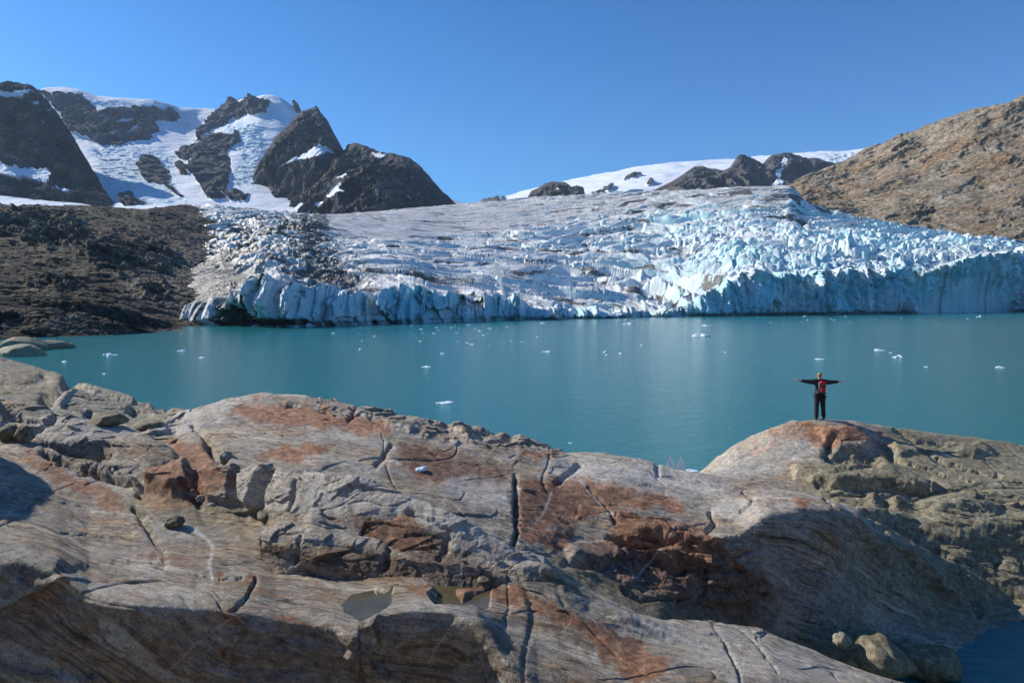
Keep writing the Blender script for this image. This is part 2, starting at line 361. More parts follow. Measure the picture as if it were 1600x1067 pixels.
def mountain_left():
    u = U(-420, 215, 620)
    crest = line([(-420, 170, 2400), (-200, 150, 2300), (-60, 128, 2250), (0, 130, 2200), (20, 128, 2200), (45, 130, 2200), (58, 140, 2200), (75, 158, 2200), (90, 178, 2150), (110, 205, 2100), (130, 240, 2000), (150, 275, 1900), (165, 300, 1850), (187, 326, 1800), (215, 350, 1800)], u, 1.5); crest = rough(crest, u, 2.6, 12)
    m1 = line([(-420, 240, 2100), (0, 200, 2050), (58, 200, 2050), (110, 235, 2000), (150, 285, 1850), (187, 330, 1780), (215, 352, 1780)], u, 6)
    m2 = line([(-420, 290, 1850), (0, 265, 1850), (70, 270, 1850), (130, 285, 1800), (150, 300, 1780), (187, 334, 1740), (215, 354, 1740)], u, 6)
    base = line([(-420, 350, 1600), (0, 335, 1600), (215, 358, 1600)], u, 6)
    py, Y = loft([base, m2, m1, crest, behind(crest, 500, dz=-300)], [110, 110, 130, 12])
    P = world(u, py, Y); px = np.broadcast_to(u, py.shape)
    x, y, z = P[..., 0], P[..., 1], P[..., 2]
    a = ridged(x/150+z/300, y/300, z/110, o=6); c, _ = facets(x/60+z/150, z/45+.5*a); fz = fbm(x/30, y/60, z/25, o=5, g=.6)
    SN = [[(-60, 145), (0, 147), (30, 140), (55, 144), (40, 149), (0, 155), (-60, 160)], [(-60, 240), (0, 252), (12, 262), (60, 261), (75, 262), (82, 275), (80, 284), (65, 283), (50, 279), (5, 272), (-60, 270)], [(82, 290), (95, 292), (110, 298), (105, 303), (90, 297)], [(50, 161), (62, 158), (58, 164)], [(65, 169), (85, 171), (80, 173)], [(68, 195), (80, 192), (72, 200)], [(46, 149), (58, 148), (54, 153)]]
    snow = patches(px, py, SN, 1.3, 4, 10)
    d = ((1-snow)*(95*(a-.5)+26*c+16*fz)+6*fz)*(.3+.7*sstep(0, 22, py-crest[0][None, :]))
    P = P-np.array([-.15, .95, -.25])*d[..., None]
    struct(grid_mesh('mountain', P, M_MT, np.stack([snow, snow*0, .15*sstep(.55, .8, a)], -1)))
mountain_left()
def mountain_dome():
    u = U(385, 760, 560)
    crest = line([(385, 330, 2300), (398, 268, 2300), (405, 250, 2300), (430, 215, 2350), (452, 193, 2400), (466, 180, 2400), (474, 173, 2400), (480, 172, 2400), (487, 168, 2400), (494, 166, 2400), (505, 180, 2350), (512, 188, 2350), (520, 205, 2300), (530, 224, 2250), (545, 224, 2200), (555, 223, 2150), (570, 228, 2100), (590, 237, 2050), (620, 241, 2000), (640, 245, 2000), (655, 258, 1950), (670, 275, 1900), (690, 297, 1850), (714, 320, 1800), (760, 350, 1800)], u, .8); crest = rough(crest, u, 2.0, 10, 3)
    m1 = line([(385, 335, 2250), (400, 280, 2200), (430, 250, 2150), (500, 225, 2150), (530, 245, 2100), (600, 255, 1900), (640, 262, 1850), (670, 285, 1800), (714, 324, 1780), (760, 352, 1780)], u, 6)
    m2 = line([(385, 340, 2250), (405, 300, 2220), (430, 280, 2150), (500, 262, 1900), (530, 262, 1780), (570, 275, 1640), (600, 280, 1620), (650, 285, 1700), (680, 305, 1700), (714, 328, 1700), (760, 354, 1720)], u, 6)
    base = line([(385, 345, 2100), (430, 325, 1950), (500, 342, 1620), (560, 339, 1450), (600, 336, 1450), (714, 332, 1600), (760, 358, 1600)], u, 6)
    py, Y = loft([base, m2, m1, crest, behind(crest, 400, dz=-200)], [120, 120, 130, 12])
    P = world(u, py, Y); px = np.broadcast_to(u, py.shape); x, y, z = P[..., 0], P[..., 1], P[..., 2]
    SN = [[(437, 260), (450, 250), (470, 241), (497, 227), (518, 232), (500, 240), (480, 251), (464, 249)], [(508, 308), (520, 295), (533, 284), (535, 290), (530, 297), (539, 297), (530, 303), (515, 311)], [(524, 277), (541, 271), (544, 274), (527, 279)], [(580, 240), (605, 239), (603, 243), (592, 248), (582, 242)], [(488, 320), (500, 314), (506, 316), (495, 321)], [(632, 306), (642, 304), (643, 308)], [(643, 303), (656, 302), (656, 305)],
          [(385, 330), (405, 312), (440, 308), (462, 303), (448, 320), (440, 332), (420, 345), (385, 345)], [(445, 334), (470, 318), (482, 316), (470, 332), (455, 340)], [(472, 340), (486, 328), (480, 340)], [(395, 300), (408, 303), (404, 320), (390, 320)]]
    snow = patches(px, py, SN, 1.2, 3, 9)
    a = ridged(x/130-z/300, y/260, z/120, o=6); c, _ = facets(x/45-z/120, z/50+.5*a); fz = fbm(x/22, y/50, z/22, o=5, g=.6)
    step = 55*sstep(-14, 14, (py-(228+.55*(px-500)*-1))*1.0)*(px < 620)*0
    d = (1-snow*.8)*(62*(a-.5)+17*c+12*fz)*(.25+.75*sstep(0, 25, py-crest[0][None, :]))+step
    g = np.exp(-(stroke_dist(px, py, [(530, 226), (500, 262), (470, 285), (445, 312)])/9)**2)
    d = d-55*g
    P = P-np.array([0, .95, -.2])*d[..., None]
    tint = patches(px, py, [[(430, 320), (470, 285), (530, 245), (560, 250), (520, 300), (480, 325)], [(400, 290), (430, 265), (470, 262), (440, 300)]], 12, 10, 20)
    struct(grid_mesh('mountain', P, M_MT, np.stack([snow, snow*0, .75*tint*sstep(.3, .6, a)], -1)))
mountain_dome()
def ice_cap():
    u = U(700, 2100, 700)
    crest = line([(700, 335, 4500), (750, 319, 4500), (780, 310, 4500), (830, 296, 4500), (880, 283, 4500), (930, 273, 4500), (990, 262, 4500), (1040, 254, 4500), (1100, 251, 4500), (1150, 249, 4500), (1200, 243, 4500), (1260, 238, 4500), (1320, 236, 4500), (1370, 231, 4500), (1420, 225, 4500), (1700, 200, 4500), (2100, 190, 4500)], u, 5)
    base = line([(700, 340, 2600), (2100, 330, 2600)], u)
    m = line([(700, 338, 3300), (800, 325, 3300), (1000, 290, 3300), (1200, 275, 3300), (2100, 260, 3300)], u, 8)
    py, Y = loft([base, m, crest, behind(crest, 900, dz=-30)], [60, 110, 10])
    P = world(u, py, Y); px = np.broadcast_to(u, py.shape); x, y, z = P[..., 0], P[..., 1], P[..., 2]
    RK = [[(748, 320), (762, 312), (776, 305), (779, 310), (778, 318)], [(781, 316), (787, 309), (790, 315)], [(972, 283), (980, 276), (995, 271), (1003, 274), (990, 279)], [(938, 302), (945, 295), (958, 290), (956, 299)], [(1009, 290), (1014, 285), (1020, 284), (1016, 290)], [(920, 304), (935, 300), (944, 304)]]
    rock = patches(px, py, RK, 1.0, 3, 8)
    crev = patches(px, py, [[(1290, 241), (1330, 238), (1330, 248), (1300, 256)]], 3, 6, 8)
    fz = fbm(x/150, y/300, z/40, o=5)
    d = 18*fz+rock*(40+25*fbm(x/40, y/60, z/40, o=4))+crev*25*fbm(x/25, y/60, z/20, o=4)
    P = P-np.array([0, .9, -.3])*d[..., None]
    struct(grid_mesh('ice_cap', P, M_MT, np.stack([1-rock, np.maximum(crev*.8, .25*sstep(-.1, .5, fz)), rock*0], -1)))
ice_cap()
def nunatak(pts, Yc, depth, basey, seed, cols=400, snowp=(), tintp=0.2):
    a0, a1 = pts[0][0], pts[-1][0]; u = U(a0, a1, cols)
    crest = line([(p[0], p[1], Yc) for p in pts], u, .8)
    base = line([(a0, basey+2, Yc-depth), (a1, basey+2, Yc-depth)], u)
    m = (crest*.55+base*.45)
    py, Y = loft([base, m, crest, behind(crest, depth*.7, dz=-80)], [70, 80, 10])
    P = world(u, py, Y); px = np.broadcast_to(u, py.shape); x, y, z = P[..., 0], P[..., 1]+seed*111, P[..., 2]
    a = ridged(x/110, y/200, z/100, o=6); c, _ = facets(x/50+seed, z/45+.5*a); fz = fbm(x/22, y/50, z/22, o=5, g=.6)
    snow = patches(px, py, snowp, 1.0, 2.5, 8) if snowp else px*0
    P = P-np.array([0, .95, -.2])*((1-.7*snow)*(60*(a-.5)+16*c+10*fz)*(.3+.7*sstep(0, 14, py-crest[0][None, :])))[..., None]
    struct(grid_mesh('hill', P, M_MT, np.stack([snow, snow*0, tintp*sstep(.4, .7, a)], -1)))
nunatak([(818, 318), (824, 309), (830, 298), (840, 293), (852, 287), (862, 283.5), (880, 284), (893, 292), (903, 290), (912, 293), (914, 303), (925, 312)], 2600, 350, 316, 1, 200, [[(868, 296), (874, 294), (872, 298)]], .5)
nunatak([(1005, 308), (1015, 300), (1050, 284), (1070, 270), (1085, 260), (1100, 259), (1115, 263), (1130, 266), (1140, 262), (1160, 262), (1200, 290), (1230, 305)], 2700, 350, 306, 2, 300, (), .45)
nunatak([(1125, 300), (1136, 268), (1147, 252), (1153, 243), (1160, 241), (1175, 247), (1186, 252), (1192, 256), (1200, 247), (1206, 242), (1214, 240), (1225, 239), (1232, 239), (1245, 243), (1254, 247), (1262, 247), (1275, 246), (1300, 253), (1330, 262), (1400, 290)], 3000, 300, 308, 3, 420,
        [[(1222, 255), (1226, 245), (1232, 247), (1228, 256), (1222, 260)], [(1212, 267), (1222, 263), (1226, 262), (1220, 270), (1226, 285), (1222, 286), (1214, 276)], [(1208, 287), (1216, 278), (1225, 286), (1215, 290)]], .1)
# ------------------------------------------------------------------ glacier
GL_TOP = [(-300, 316, 1100), (0, 316, 1100), (120, 322, 1000), (200, 326, 900), (290, 321, 850), (330, 322, 850), (400, 328, 850), (480, 335, 850), (520, 336, 900), (600, 330, 1000), (650, 325, 1050), (714, 320, 1100), (760, 316, 1100), (850, 308, 1100), (950, 303, 1050), (1020, 299, 1000), (1100, 297, 950), (1150, 295, 950), (1190, 293, 930), (1235, 291, 930), (1260, 320, 880), (1300, 336, 840), (1350, 347, 800), (1420, 359, 740), (1500, 370, 700), (1600, 381, 650), (2000, 400, 640)]
GL_FRONT = [(-300, 560, 130), (150, 520, 190), (270, 506, 230), (330, 510, 211), (450, 511, 206), (500, 509, 216), (640, 505, 242), (700, 503, 258), (900, 498, 308), (1000, 496, 333), (1100, 494, 364), (1400, 490, 444), (1600, 486, 560), (2000, 486, 560)]
GL_CT = [(-300, 500, 150), (150, 490, 195), (265, 500, 234), (290, 490, 232), (320, 476, 226), (345, 468, 220), (380, 463, 216), (404, 446, 214), (420, 432, 216), (440, 440, 216), (470, 452, 220), (500, 458, 226), (560, 455, 236), (620, 449, 246), (650, 453, 252), (690, 462, 262), (760, 463, 280), (810, 470, 296), (850, 480, 306), (900, 484, 316), (960, 484, 332), (1020, 489, 345), (1060, 489, 356), (1080, 476, 364), (1110, 455, 374), (1150, 438, 384), (1180, 424, 392), (1200, 430, 398), (1230, 436, 405), (1260, 430, 412), (1300, 426, 424), (1350, 420, 436), (1400, 420, 450), (1440, 425, 460), (1480, 415, 480), (1520, 402, 500), (1560, 396, 530), (1600, 390, 560), (2000, 380, 560)]
def glacier():
    u = U(180, 1900, 1500)
    top = line(GL_TOP, u, 5); fr = line(GL_FRONT, u, 4); ct = line(GL_CT, u, 1.5)
    ct0 = np.stack([blur(ct[0], 12, 0), ct[1].copy()])
    hgt = np.clip((fr[0]-ct[0])/45, 0, 1.3)*sstep(300, 420, u)
    ct = rough(ct, u, 1.0, 24, 2); ct[0] += hgt*(5.5*fbm(u/38, u*0+4, o=4)+(6*(voro(u/27., u*0+.5)[2][..., 0]-.5)+3.5*(voro(u/8., u*0+.5)[2][..., 0]-.5))*(fbm(u/60, u*0+9, o=2) > -.1))
    bay = (9*fbm(u/70, u*0+6, o=3)+4*fbm(u/16, u*0+8, o=3))*sstep(300, 450, u)*fr[1]/300
    ct[1] += bay; fr[1] += bay*.8; fr[0] = HY+H*F/fr[1]
    def midline(t, sag):
        pyy = ct0[0]+(top[0]-ct0[0])*t; Y = ct0[1]+(top[1]-ct0[1])*t**(1.0+sag); return np.stack([pyy, Y])
    back = behind(top, 500, dz=12)
    py, Y = loft([behind(fr, -.3, z=-2), fr, ct, np.stack([ct0[0]-1.6, np.maximum(ct0[1], ct[1])+9]), midline(.3, .25), midline(.62, .2), top, back], [4, 110, 34, 210, 230, 230, 30])
    P = world(u, py, Y); px = np.broadcast_to(u, py.shape).copy()
    x, y, z = P[..., 0].copy(), P[..., 1].copy(), P[..., 2].copy()
    # 0 at the calving face, 1 beyond its lip
    t = sstep(0, 1, (Y-ct[1][None, :])/8.0)
    t_face = 1-sstep(-.5, 4.0, Y-ct[1][None, :])
    # regions of the ice
    ser = patches(px, py, [[(1090, 500), (1150, 440), (1110, 405), (1040, 392), (1070, 352), (1250, 345), (1420, 375), (1700, 395), (1700, 500)]], 30, 18, 60)
    chaos = patches(px, py, [[(180, 330), (470, 330), (540, 380), (600, 470), (400, 500), (180, 500)]], 25, 15, 50)
    smooth = patches(px, py, [[(500, 330), (1000, 296), (1240, 285), (1230, 322), (1000, 325), (900, 345), (650, 378), (520, 372)]], 12, 8, 40)
    wx = fbm(x/150, y/110, o=3); wy = fbm(x/45+9, y/60, o=4)
    # transverse crevasses bow round the right lobe
    bend = 45*sstep(950, 1300, px)*np.sin((px-950)/160.)+(px-700)*.03
    lobe = np.exp(-((px-1150)/170)**2)*sstep(380, 470, py)*60
    wy = fbm(x/95+9, y/60, o=3)*1.2
    yy = y+bend*1.0+lobe*((px-1000)/150)+26*wx+9*wy
    def saw(ph, sh=.14):
        f = ph-np.floor(ph); return np.where(f < sh, f/sh, 1-(f-sh)/(1-sh))      # up sharply (face towards the lake), then slopes off
    A1 = sstep(-.35, .35, fbm(x/90+3, y/40, o=3)); A2 = sstep(-.3, .3, fbm(x/40+13, y/20, o=3))
    h = (12*(saw(yy/36)-.5)*(.3+.7*A1)+6.0*(saw(yy/15+1.2*wy)-.5)*(.25+.75*A2))
    h = h+2.4*(saw(yy/6.1+2*wx)-.5)*(.4+.6*(1-A2))
    fine = fbm(x/7, y/5, z/5, o=5, g=.6)
    rid = ridged(x/40, yy/9, o=5, g=.55)
    gvl = patches(px, py, [[(180, 395), (285, 385), (330, 400), (395, 425), (405, 445), (340, 458), (300, 478), (265, 495), (180, 500)]], 16, 12, 34)
    # seracs
    wxx = x+6*fbm(x/16, y/16, o=3); wyy = y+6*fbm(x/16+5, y/16, o=3)
    f1, e, rr, ox, oy = voro(wxx/19., wyy/22.)
    f1b, eb, rb, oxb, oyb = voro(wxx/8.+7, wyy/11.+3)
    sh = 7.5*(rr[..., 0]**1.3)*sstep(.02, .28, e)-9*(1-sstep(0, .16, e))+2.5*(rr[..., 1]-.5)*ox*3+2*(rr[..., 2]-.2)*oy*3
    sh = sh+3.2*(rb[..., 0])*sstep(.0, .3, eb)-2.2*(1-sstep(0, .15, eb))+2.0*(rb[..., 1]-.5)*oxb*2
    h_tr = h*(1-.72*smooth)+1.6*(rid-.5)*2
    big = ridged(x/38, y/22, o=4)
    mid_ = .45+.55*sstep(700, 1000, px)
    sh = sh*(.55+.9*sstep(-.3, .4, fbm(x/45+4, y/45, o=3)))
    hh = h_tr*mid_*(1-.72*ser)*(1-.5*chaos)+ser*sh*(.45+.65*sstep(330, 400, py))*.85+chaos*(3.4*(big-.5)*2+2.4*(rid-.5)*2)+fine*(.25+.55*ser+.5*chaos)*(1-.5*smooth)
    # scattered collapsed pits
    hh = hh-6*sstep(.35, .6, fbm(x/14+40, y/9, o=3))*(1-smooth)*.6
    far = 1-.0*Y
    lip = sstep(0.0, 14.0, Y-ct[1][None, :])
    P[..., 2] += hh*(1-.72*gvl)*(.25+.75*sstep(0, 60, Y-ct[1][None, :]))*lip*far*(py < 560)
    P[..., 2] -= 14*(1-sstep(215, 285, px))
    # serrated lip: raised with face
    rowz = np.clip((z)/np.maximum(1, ((HY-ct[0])/F*ct[1]+H))[None, :], 0, 1)
    lipj = 2.6*fbm(x/5, x*0+3, o=4)+3.4*(voro(x/6.0, x*0+.5)[2][..., 0]-.4)
    P[..., 2] += np.where(Y <= ct[1][None, :]+14, lipj*rowz*(1-lip)*sstep(180, 330, px), 0)
    # face: buttresses, flutes and spalled scallops
    fl = 7*fbm(x/26, z/60, o=3)+3.5*(ridged(x/9+z/50, z/34, o=4)-.5)*2+1.8*fbm(x/2.4, z/9, o=4)+6.5*voro(x/7+z/60, z/26)[2][..., 0]+2.6*voro(x/2.6+z/30+4, z/12)[2][..., 0]
    sc_, sce = facets(x/11, z/9.0, 1.4)
    fl = fl+3.0*sc_
    fm = (1-t)*sstep(-2, 1.5, z)
    P[..., 1] -= fl*fm*(0.35+.65*sstep(250, 420, px))
    P[..., 1] -= 3.0*(1-rowz)*fm*0
    # undercut waterline notch
    P[..., 1] += 2.6*np.exp(-((z-.3)/1.1)**2)*(1-t)
    N = normals(P); nz = np.abs(N[..., 2])
    steep = 1-sstep(.45, .86, nz+.10*fine)
    face = (1-t)
    blue = np.clip(steep*(.4+.5*sstep(-.4, .3, wx))+face*.8, 0, 1)
    blue = np.clip(np.maximum(blue, ser*(.18+.4*fbm(x/30, y/30, o=3))), 0, 1)*(1-.35*smooth)*(.45+.55*np.maximum(face, sstep(800, 1100, px)))
    blue = np.maximum(blue, .5*chaos*(1-face)*sstep(-.3, .2, fbm(x/26, y/26, o=3)))
    blue = blue*(1-.7*face*(1-sstep(330, 430, px)))
    fresh = sstep(-.25, .3, fbm(x/22+5, z/14, y/40, o=4)); blue = blue*(1-.75*face*fresh)
    # debris: medial moraine, grime on flat tops
    mor = patches(px, py, [[(445, 330), (520, 336), (490, 365), (510, 400), (540, 430), (560, 455), (500, 458), (470, 430), (490, 410), (455, 385), (470, 360), (440, 345)], [(180, 330), (270, 330), (300, 350), (270, 380), (300, 420), (270, 500), (180, 520)], [(1140, 297), (1180, 303), (1235, 330), (1290, 348), (1240, 345), (1180, 315)]], 14, 22, 26)
    left = patches(px, py, [[(180, 400), (300, 390), (400, 420), (410, 440), (330, 460), (270, 495), (180, 500)]], 16, 20, 30)
    valley = 1-sstep(-.25, .12, hh/8)
    g = np.clip(.78*mor*(.6+.6*fbm(x/8, y/5, z/5, o=4))+.30*valley*(1-face)*(1-.8*ser)+.62*chaos*(.5+1.9*fbm(x/18+3, y/12, z/12, o=5))*(1-face), 0, 1)*(1-.65*face)
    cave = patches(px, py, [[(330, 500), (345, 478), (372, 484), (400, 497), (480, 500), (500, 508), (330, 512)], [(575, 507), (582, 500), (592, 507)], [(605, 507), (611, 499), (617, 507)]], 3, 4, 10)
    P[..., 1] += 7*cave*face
    g = np.maximum(g, cave*.9*face)  # cave mouths coloured dark to stand for the shade inside them
    g = np.maximum(g, face*(1-sstep(360, 440, px))*(.45+.7*fbm(x/6, y/6, z/5, o=5)))
    flat = sstep(.55, .9, nz)
    grime = np.clip(flat*(.55-.45*ser)*(.6+.9*fbm(x/30+5, y/14, o=4))+.36*smooth+.8*left+.5*chaos, 0, 1)*(1-.8*face)
    # thin dirt-lined crevasses lying across the flow
    sl1 = perlin(x/85+2*wx, yy/6.5+.35*fine); sl2 = perlin(x/42+7, yy/3.0+wx+.2*fine)
    streak = sstep(.22, .40, sl1)*.85+sstep(.26, .44, sl2)*.7
    g = np.clip(g+streak*(1-face)*(1-.7*ser)*(.4+.6*sstep(-.3, .3, fbm(x/60+2, y/50, o=3)))*.9, 0, 1)
    g = np.maximum(g, face*sstep(.18, .5, fbm(x/2.6, z/26, o=4))*.62*sstep(300, 360, px)*(1-.6*sstep(900, 1150, px)))
    gravel = patches(px, py, [[(180, 395), (285, 385), (330, 400), (395, 425), (405, 445), (350, 466), (310, 484), (285, 500), (180, 520)]], 14, 16, 34)*(1-.3*face)
    struct(grid_mesh('glacier', P.astype(np.float32), M_ICE, np.stack([blue, g, grime, gravel], -1)))
glacier()
# ------------------------------------------------------------------ brown hillside on the right
def hill_right():
    u = U(1180, 2200, 900)
    crest = line([(1180, 330, 1250), (1215, 305, 1250), (1235, 291, 1250), (1262, 275, 1250), (1300, 255, 1250), (1340, 239, 1250), (1370, 228, 1230), (1400, 213, 1200), (1440, 203, 1180), (1470, 190, 1150), (1520, 170, 1120), (1545, 170, 1100), (1570, 160, 1090), (1600, 150, 1080), (1700, 115, 1050), (1900, 80, 1000), (2200, 60, 1000)], u, 1.2)
    base = line([(1180, 340, 1180), (1220, 312, 1120), (1235, 318, 1050), (1250, 338, 900), (1290, 354, 850), (1350, 367, 800), (1420, 380, 740), (1500, 391, 690), (1560, 398, 650), (1600, 402, 620), (1700, 420, 560), (2200, 520, 400)], u, 4)
    bl = behind(base, -70, dz=-30)
    m1 = base*.62+crest*.38; m2 = base*.3+crest*.7
    py, Y = loft([bl, base, m1, m2, crest, behind(crest, 300, dz=-60)], [20, 150, 150, 150, 12])
    P = world(u, py, Y); px = np.broadcast_to(u, py.shape); x, y, z = P[..., 0], P[..., 1], P[..., 2]
    wv = fbm(x/90, y/90, z/90, o=3)
    s = z*.8-x*.28+y*.1+30*wv                      # layering dips to the left
    lay = ridged(s/26, x/160, o=6, g=.62); c, e = facets(x/34+wv, s/17, 1.3); c2, _ = facets(x/11, s/7+wv, 1.2)
    fz = fbm(x/9, y/12, z/7, o=5, g=.6)
    soft = patches(px, py, [[(1330, 260), (1480, 275), (1560, 300), (1600, 330), (1480, 320), (1400, 290)]], 14, 12, 40)
    d = (5.5*(lay-.5)+2.4*c+1.8*c2+2.4*fz)*(1-.7*soft)+14*wv
    P = P-np.array([.35, .8, -.45])*d[..., None]
    rust = sstep(.0, .45, fbm(s/20, x/70+9, y/60, o=4))*patches(px, py, [[(1235, 300), (1300, 265), (1400, 235), (1600, 200), (1600, 300), (1500, 290), (1400, 300), (1280, 320)]], 20, 20, 40)
    rust = np.maximum(rust*.85, .6*sstep(.1, .5, fbm(x/40+31, s/14, o=4)))
    struct(grid_mesh('hillside', P, M_BR, np.stack([px*0, px*0, rust], -1)))
hill_right()
# ------------------------------------------------------------------ dark moraine hillside on the left
def hill_left():
    u = U(-420, 345, 760)
    crest = line([(-420, 285, 620), (-150, 300, 600), (0, 318, 600), (20, 322, 600), (50, 320, 610), (110, 320, 640), (150, 322, 660), (200, 327, 690), (240, 326, 700), (290, 321, 800), (345, 335, 800)], u, 1.5)
    m2 = line([(-420, 370, 400), (0, 375, 400), (150, 375, 430), (280, 385, 500), (345, 400, 520)], u, 6)
    m1 = line([(-420, 440, 260), (0, 440, 260), (150, 445, 270), (250, 450, 300), (345, 475, 280)], u, 6)
    b1 = line([(-420, 500, 170), (0, 485, 185), (60, 478, 195), (150, 478, 205), (220, 492, 210), (290, 500, 225), (345, 506, 225)], u, 3)
    py, Y = loft([behind(b1, -40, z=-3), b1, m1, m2, crest, behind(crest, 200, dz=-40)], [40, 150, 170, 150, 12])
    P = world(u, py, Y); px = np.broadcast_to(u, py.shape); x, y, z = P[..., 0], P[..., 1], P[..., 2]
    wv = fbm(x/60, y/60, z/50, o=4)
    OUT = [[(-300, 330), (0, 335), (60, 328), (130, 345), (150, 370), (100, 390), (20, 370), (-300, 360)], [(130, 390), (180, 375), (240, 385), (285, 400), (260, 420), (200, 425), (140, 410)], [(50, 440), (90, 430), (130, 442), (100, 452)], [(225, 462), (235, 450), (255, 452), (270, 458), (262, 466), (235, 470)]]
    outc = patches(px, py, OUT, 10, 16, 30)
    c, e = facets(x/22+wv, y/26+z/12, 1.4); c2, _ = facets(x/6+wv, y/7+z/4, 1.3)
    rd = ridged(x/40+z/30, y/60, z/22, o=6, g=.6); fz = fbm(x/4, y/5, z/3, o=5, g=.65)
    d = outc*(13*(rd-.4)+5.5*c+2.6*c2)+(1-outc)*(2.5*(rd-.5)+.9*c2)+.9*fz+5*wv
    P = P-np.array([-.2, .75, -.6])*d[..., None]*sstep(-4, 3, z)[..., None]
    ridge_ = sstep(.45, .7, rd)*outc
    mor = patches(px, py, [[(180, 450), (250, 400), (345, 380), (345, 500), (250, 505), (190, 475)]], 26, 24, 46)
    snow = patches(px, py, [[(-50, 306), (60, 314), (110, 319), (112, 322), (20, 323), (-50, 318)]], 2, 3, 10)*0
    struct(grid_mesh('hillside', P, M_DK, np.stack([snow, snow, np.clip(.85*ridge_+.5*outc*sstep(-.1, .4, fbm(x/18, y/30, z/12, o=4))+.8*mor+.8*sstep(.42, .6, fbm(x/3.2, y/4, z/2.5, o=3)), 0, 1)], -1)))
    # strip of old snow and ice behind it
    u2 = U(-420, 330, 300)
    c_ = line([(-420, 300, 1300), (0, 308, 1300), (60, 312, 1250), (110, 318, 1200), (180, 324, 1150), (240, 322, 1100), (330, 326, 1050)], u2, 3)
    b_ = line([(-420, 340, 900), (330, 340, 850)], u2)
    py, Y = loft([b_, c_, behind(c_, 500, dz=-10)], [60, 10]); P2 = world(u2, py, Y)
    P2[..., 2] += 4*fbm(P2[..., 0]/60, P2[..., 1]/60, o=4)
    z0 = np.zeros(py.shape); struct(grid_mesh('snowfield', P2, M_MT, np.stack([z0+1, z0+.3, z0], -1)))
    # shore rocks at its foot
    u3 = U(-420, 300, 800)
    c1 = line([(-420, 505, 160), (-100, 495, 165), (0, 492, 170), (30, 490, 170), (60, 480, 172), (90, 475, 175), (120, 476, 177), (150, 480, 180), (180, 484, 184), (210, 492, 190), (240, 502, 200), (270, 508, 206), (297, 516, 186), (300, 520, 180)], u3, 1.5)
    w1 = line([(-420, 560, 100), (-100, 535, 130), (0, 530, 138), (40, 528, 143), (100, 526, 148), (200, 522, 160), (295, 516, 182), (300, 516, 182)], u3, 2)
    m_ = w1*.5+c1*.5
    py, Y = loft([behind(w1, -8, z=-1.5), w1, m_, c1, behind(c1, 20, dz=-2)], [12, 90, 90, 12])
    P3 = world(u3, py, Y); x, y, z = P3[..., 0], P3[..., 1], P3[..., 2]
    wv = fbm(x/14, y/14, z/9, o=3)
    f1, e, rr, ox, oy = voro(x/14+wv+z/20, y/14+z/5+.6*wv); f1b, eb, rb, oxb, oyb = voro(x/3.3+wv, y/4+z/1.6)
    d = 3.4*(rr[..., 0]-.4)-2.4*(1-sstep(0, .16, e))+3.4*((rr[..., 1]-.5)*ox+(rr[..., 2]-.2)*oy)*2+.6*(rb[..., 0]-.5)-.5*(1-sstep(0, .2, eb))+.35*fbm(x/1.6, y/2, z/1.2, o=4)
    P3 = P3-np.array([-.1, .8, -.6])*(d*sstep(-1.2, 1.0, z))[..., None]
    msk = np.stack([e*0, e*0, .55*sstep(.3, .9, rr[..., 3])], -1)
    struct(grid_mesh('shore_rock', P3, M_DK, msk))
hill_left()
# ------------------------------------------------------------------ foreground bedrock
def rockify(P, px, py, amp=1.0, cracks=(), bumps=(), seed=0, blocky=None, sc=1.0):
    """fractured, glacier-polished gneiss relief, in metres"""
    x, y, z = P[..., 0]+seed*3.7, P[..., 1]+seed*1.3, P[..., 2]
    wv = fbm(x/2.6, y/2.6, z/2.6, o=3)
    s = z*.73+y*.62+x*.28+.30*wv                                   # foliation coordinate
    lam = ridged(s/.33, x/3.2+9, y/5., o=4, g=.6)
    big = fbm(x/1.9, y/1.9, z/1.4, o=4)
    c, e = facets(x/1.3/sc+.5*wv, y/1.1/sc+z/.8/sc, 1.0); c2, e2 = facets(x/.42/sc+wv, y/.4/sc+z/.25/sc, 1.1)
    fz = fbm(x/.22, y/.22, z/.16, o=5, g=.62)
    B = blocky if blocky is not None else np.zeros(px.shape)
    def saw(ph, sh=.10):
        f = ph-np.floor(ph); return np.where(f < sh, f/sh, 1-(f-sh)/(1-sh))
    la = fbm(x/2.3+3, y/1.4, z/1.2, o=3); lb = fbm(x/1.1+13, y/.9, z/.8, o=3)
    d0 = -.085*(saw(s/.52+.25*lb, .08)-.5)*sstep(-.05, .35, la)-.022*(saw(s/.17+.3*la, .12)-.5)*sstep(-.1, .3, lb)
    d = d0+.055*big+.013*(lam-.5)*sstep(-.3, .3, big)+.008*fz+.012*c+B*(.085*c+.045*c2+.018*fz)
    # long joints of its own
    j = np.abs(perlin(x/2.4+20, y/5.0, z/4)); d = d-.02*np.exp(-(j/.010)**2)*(1-.5*B)
    f1n, en, rn_, _, _ = voro(x/1.9+.7*wv, y/.8+z*.9+.5*wv); d = d-.018*np.exp(-(en/.022)**2)*sstep(.1, .4, fbm(x/2.2+7, y/2.2, o=2))
    d = d*amp
    jx = px+2.6*fbm(px/15, py/15, o=3); jy = py+2.6*fbm(px/15+50, py/15, o=3)
    for pts, wd, dep in cracks:
        q = stroke_dist(jx, jy, pts); d = d-dep*.75*np.exp(-(q/wd)**2)
    jx = px+3*fbm(px/30, py/30, o=3); jy = py+3*fbm(px/30+50, py/30, o=3)
    for poly, dep, soft in bumps:
        q = poly_dist(jx, jy, poly); d = d+dep*(1-sstep(-soft, soft*.3, q))
    return d
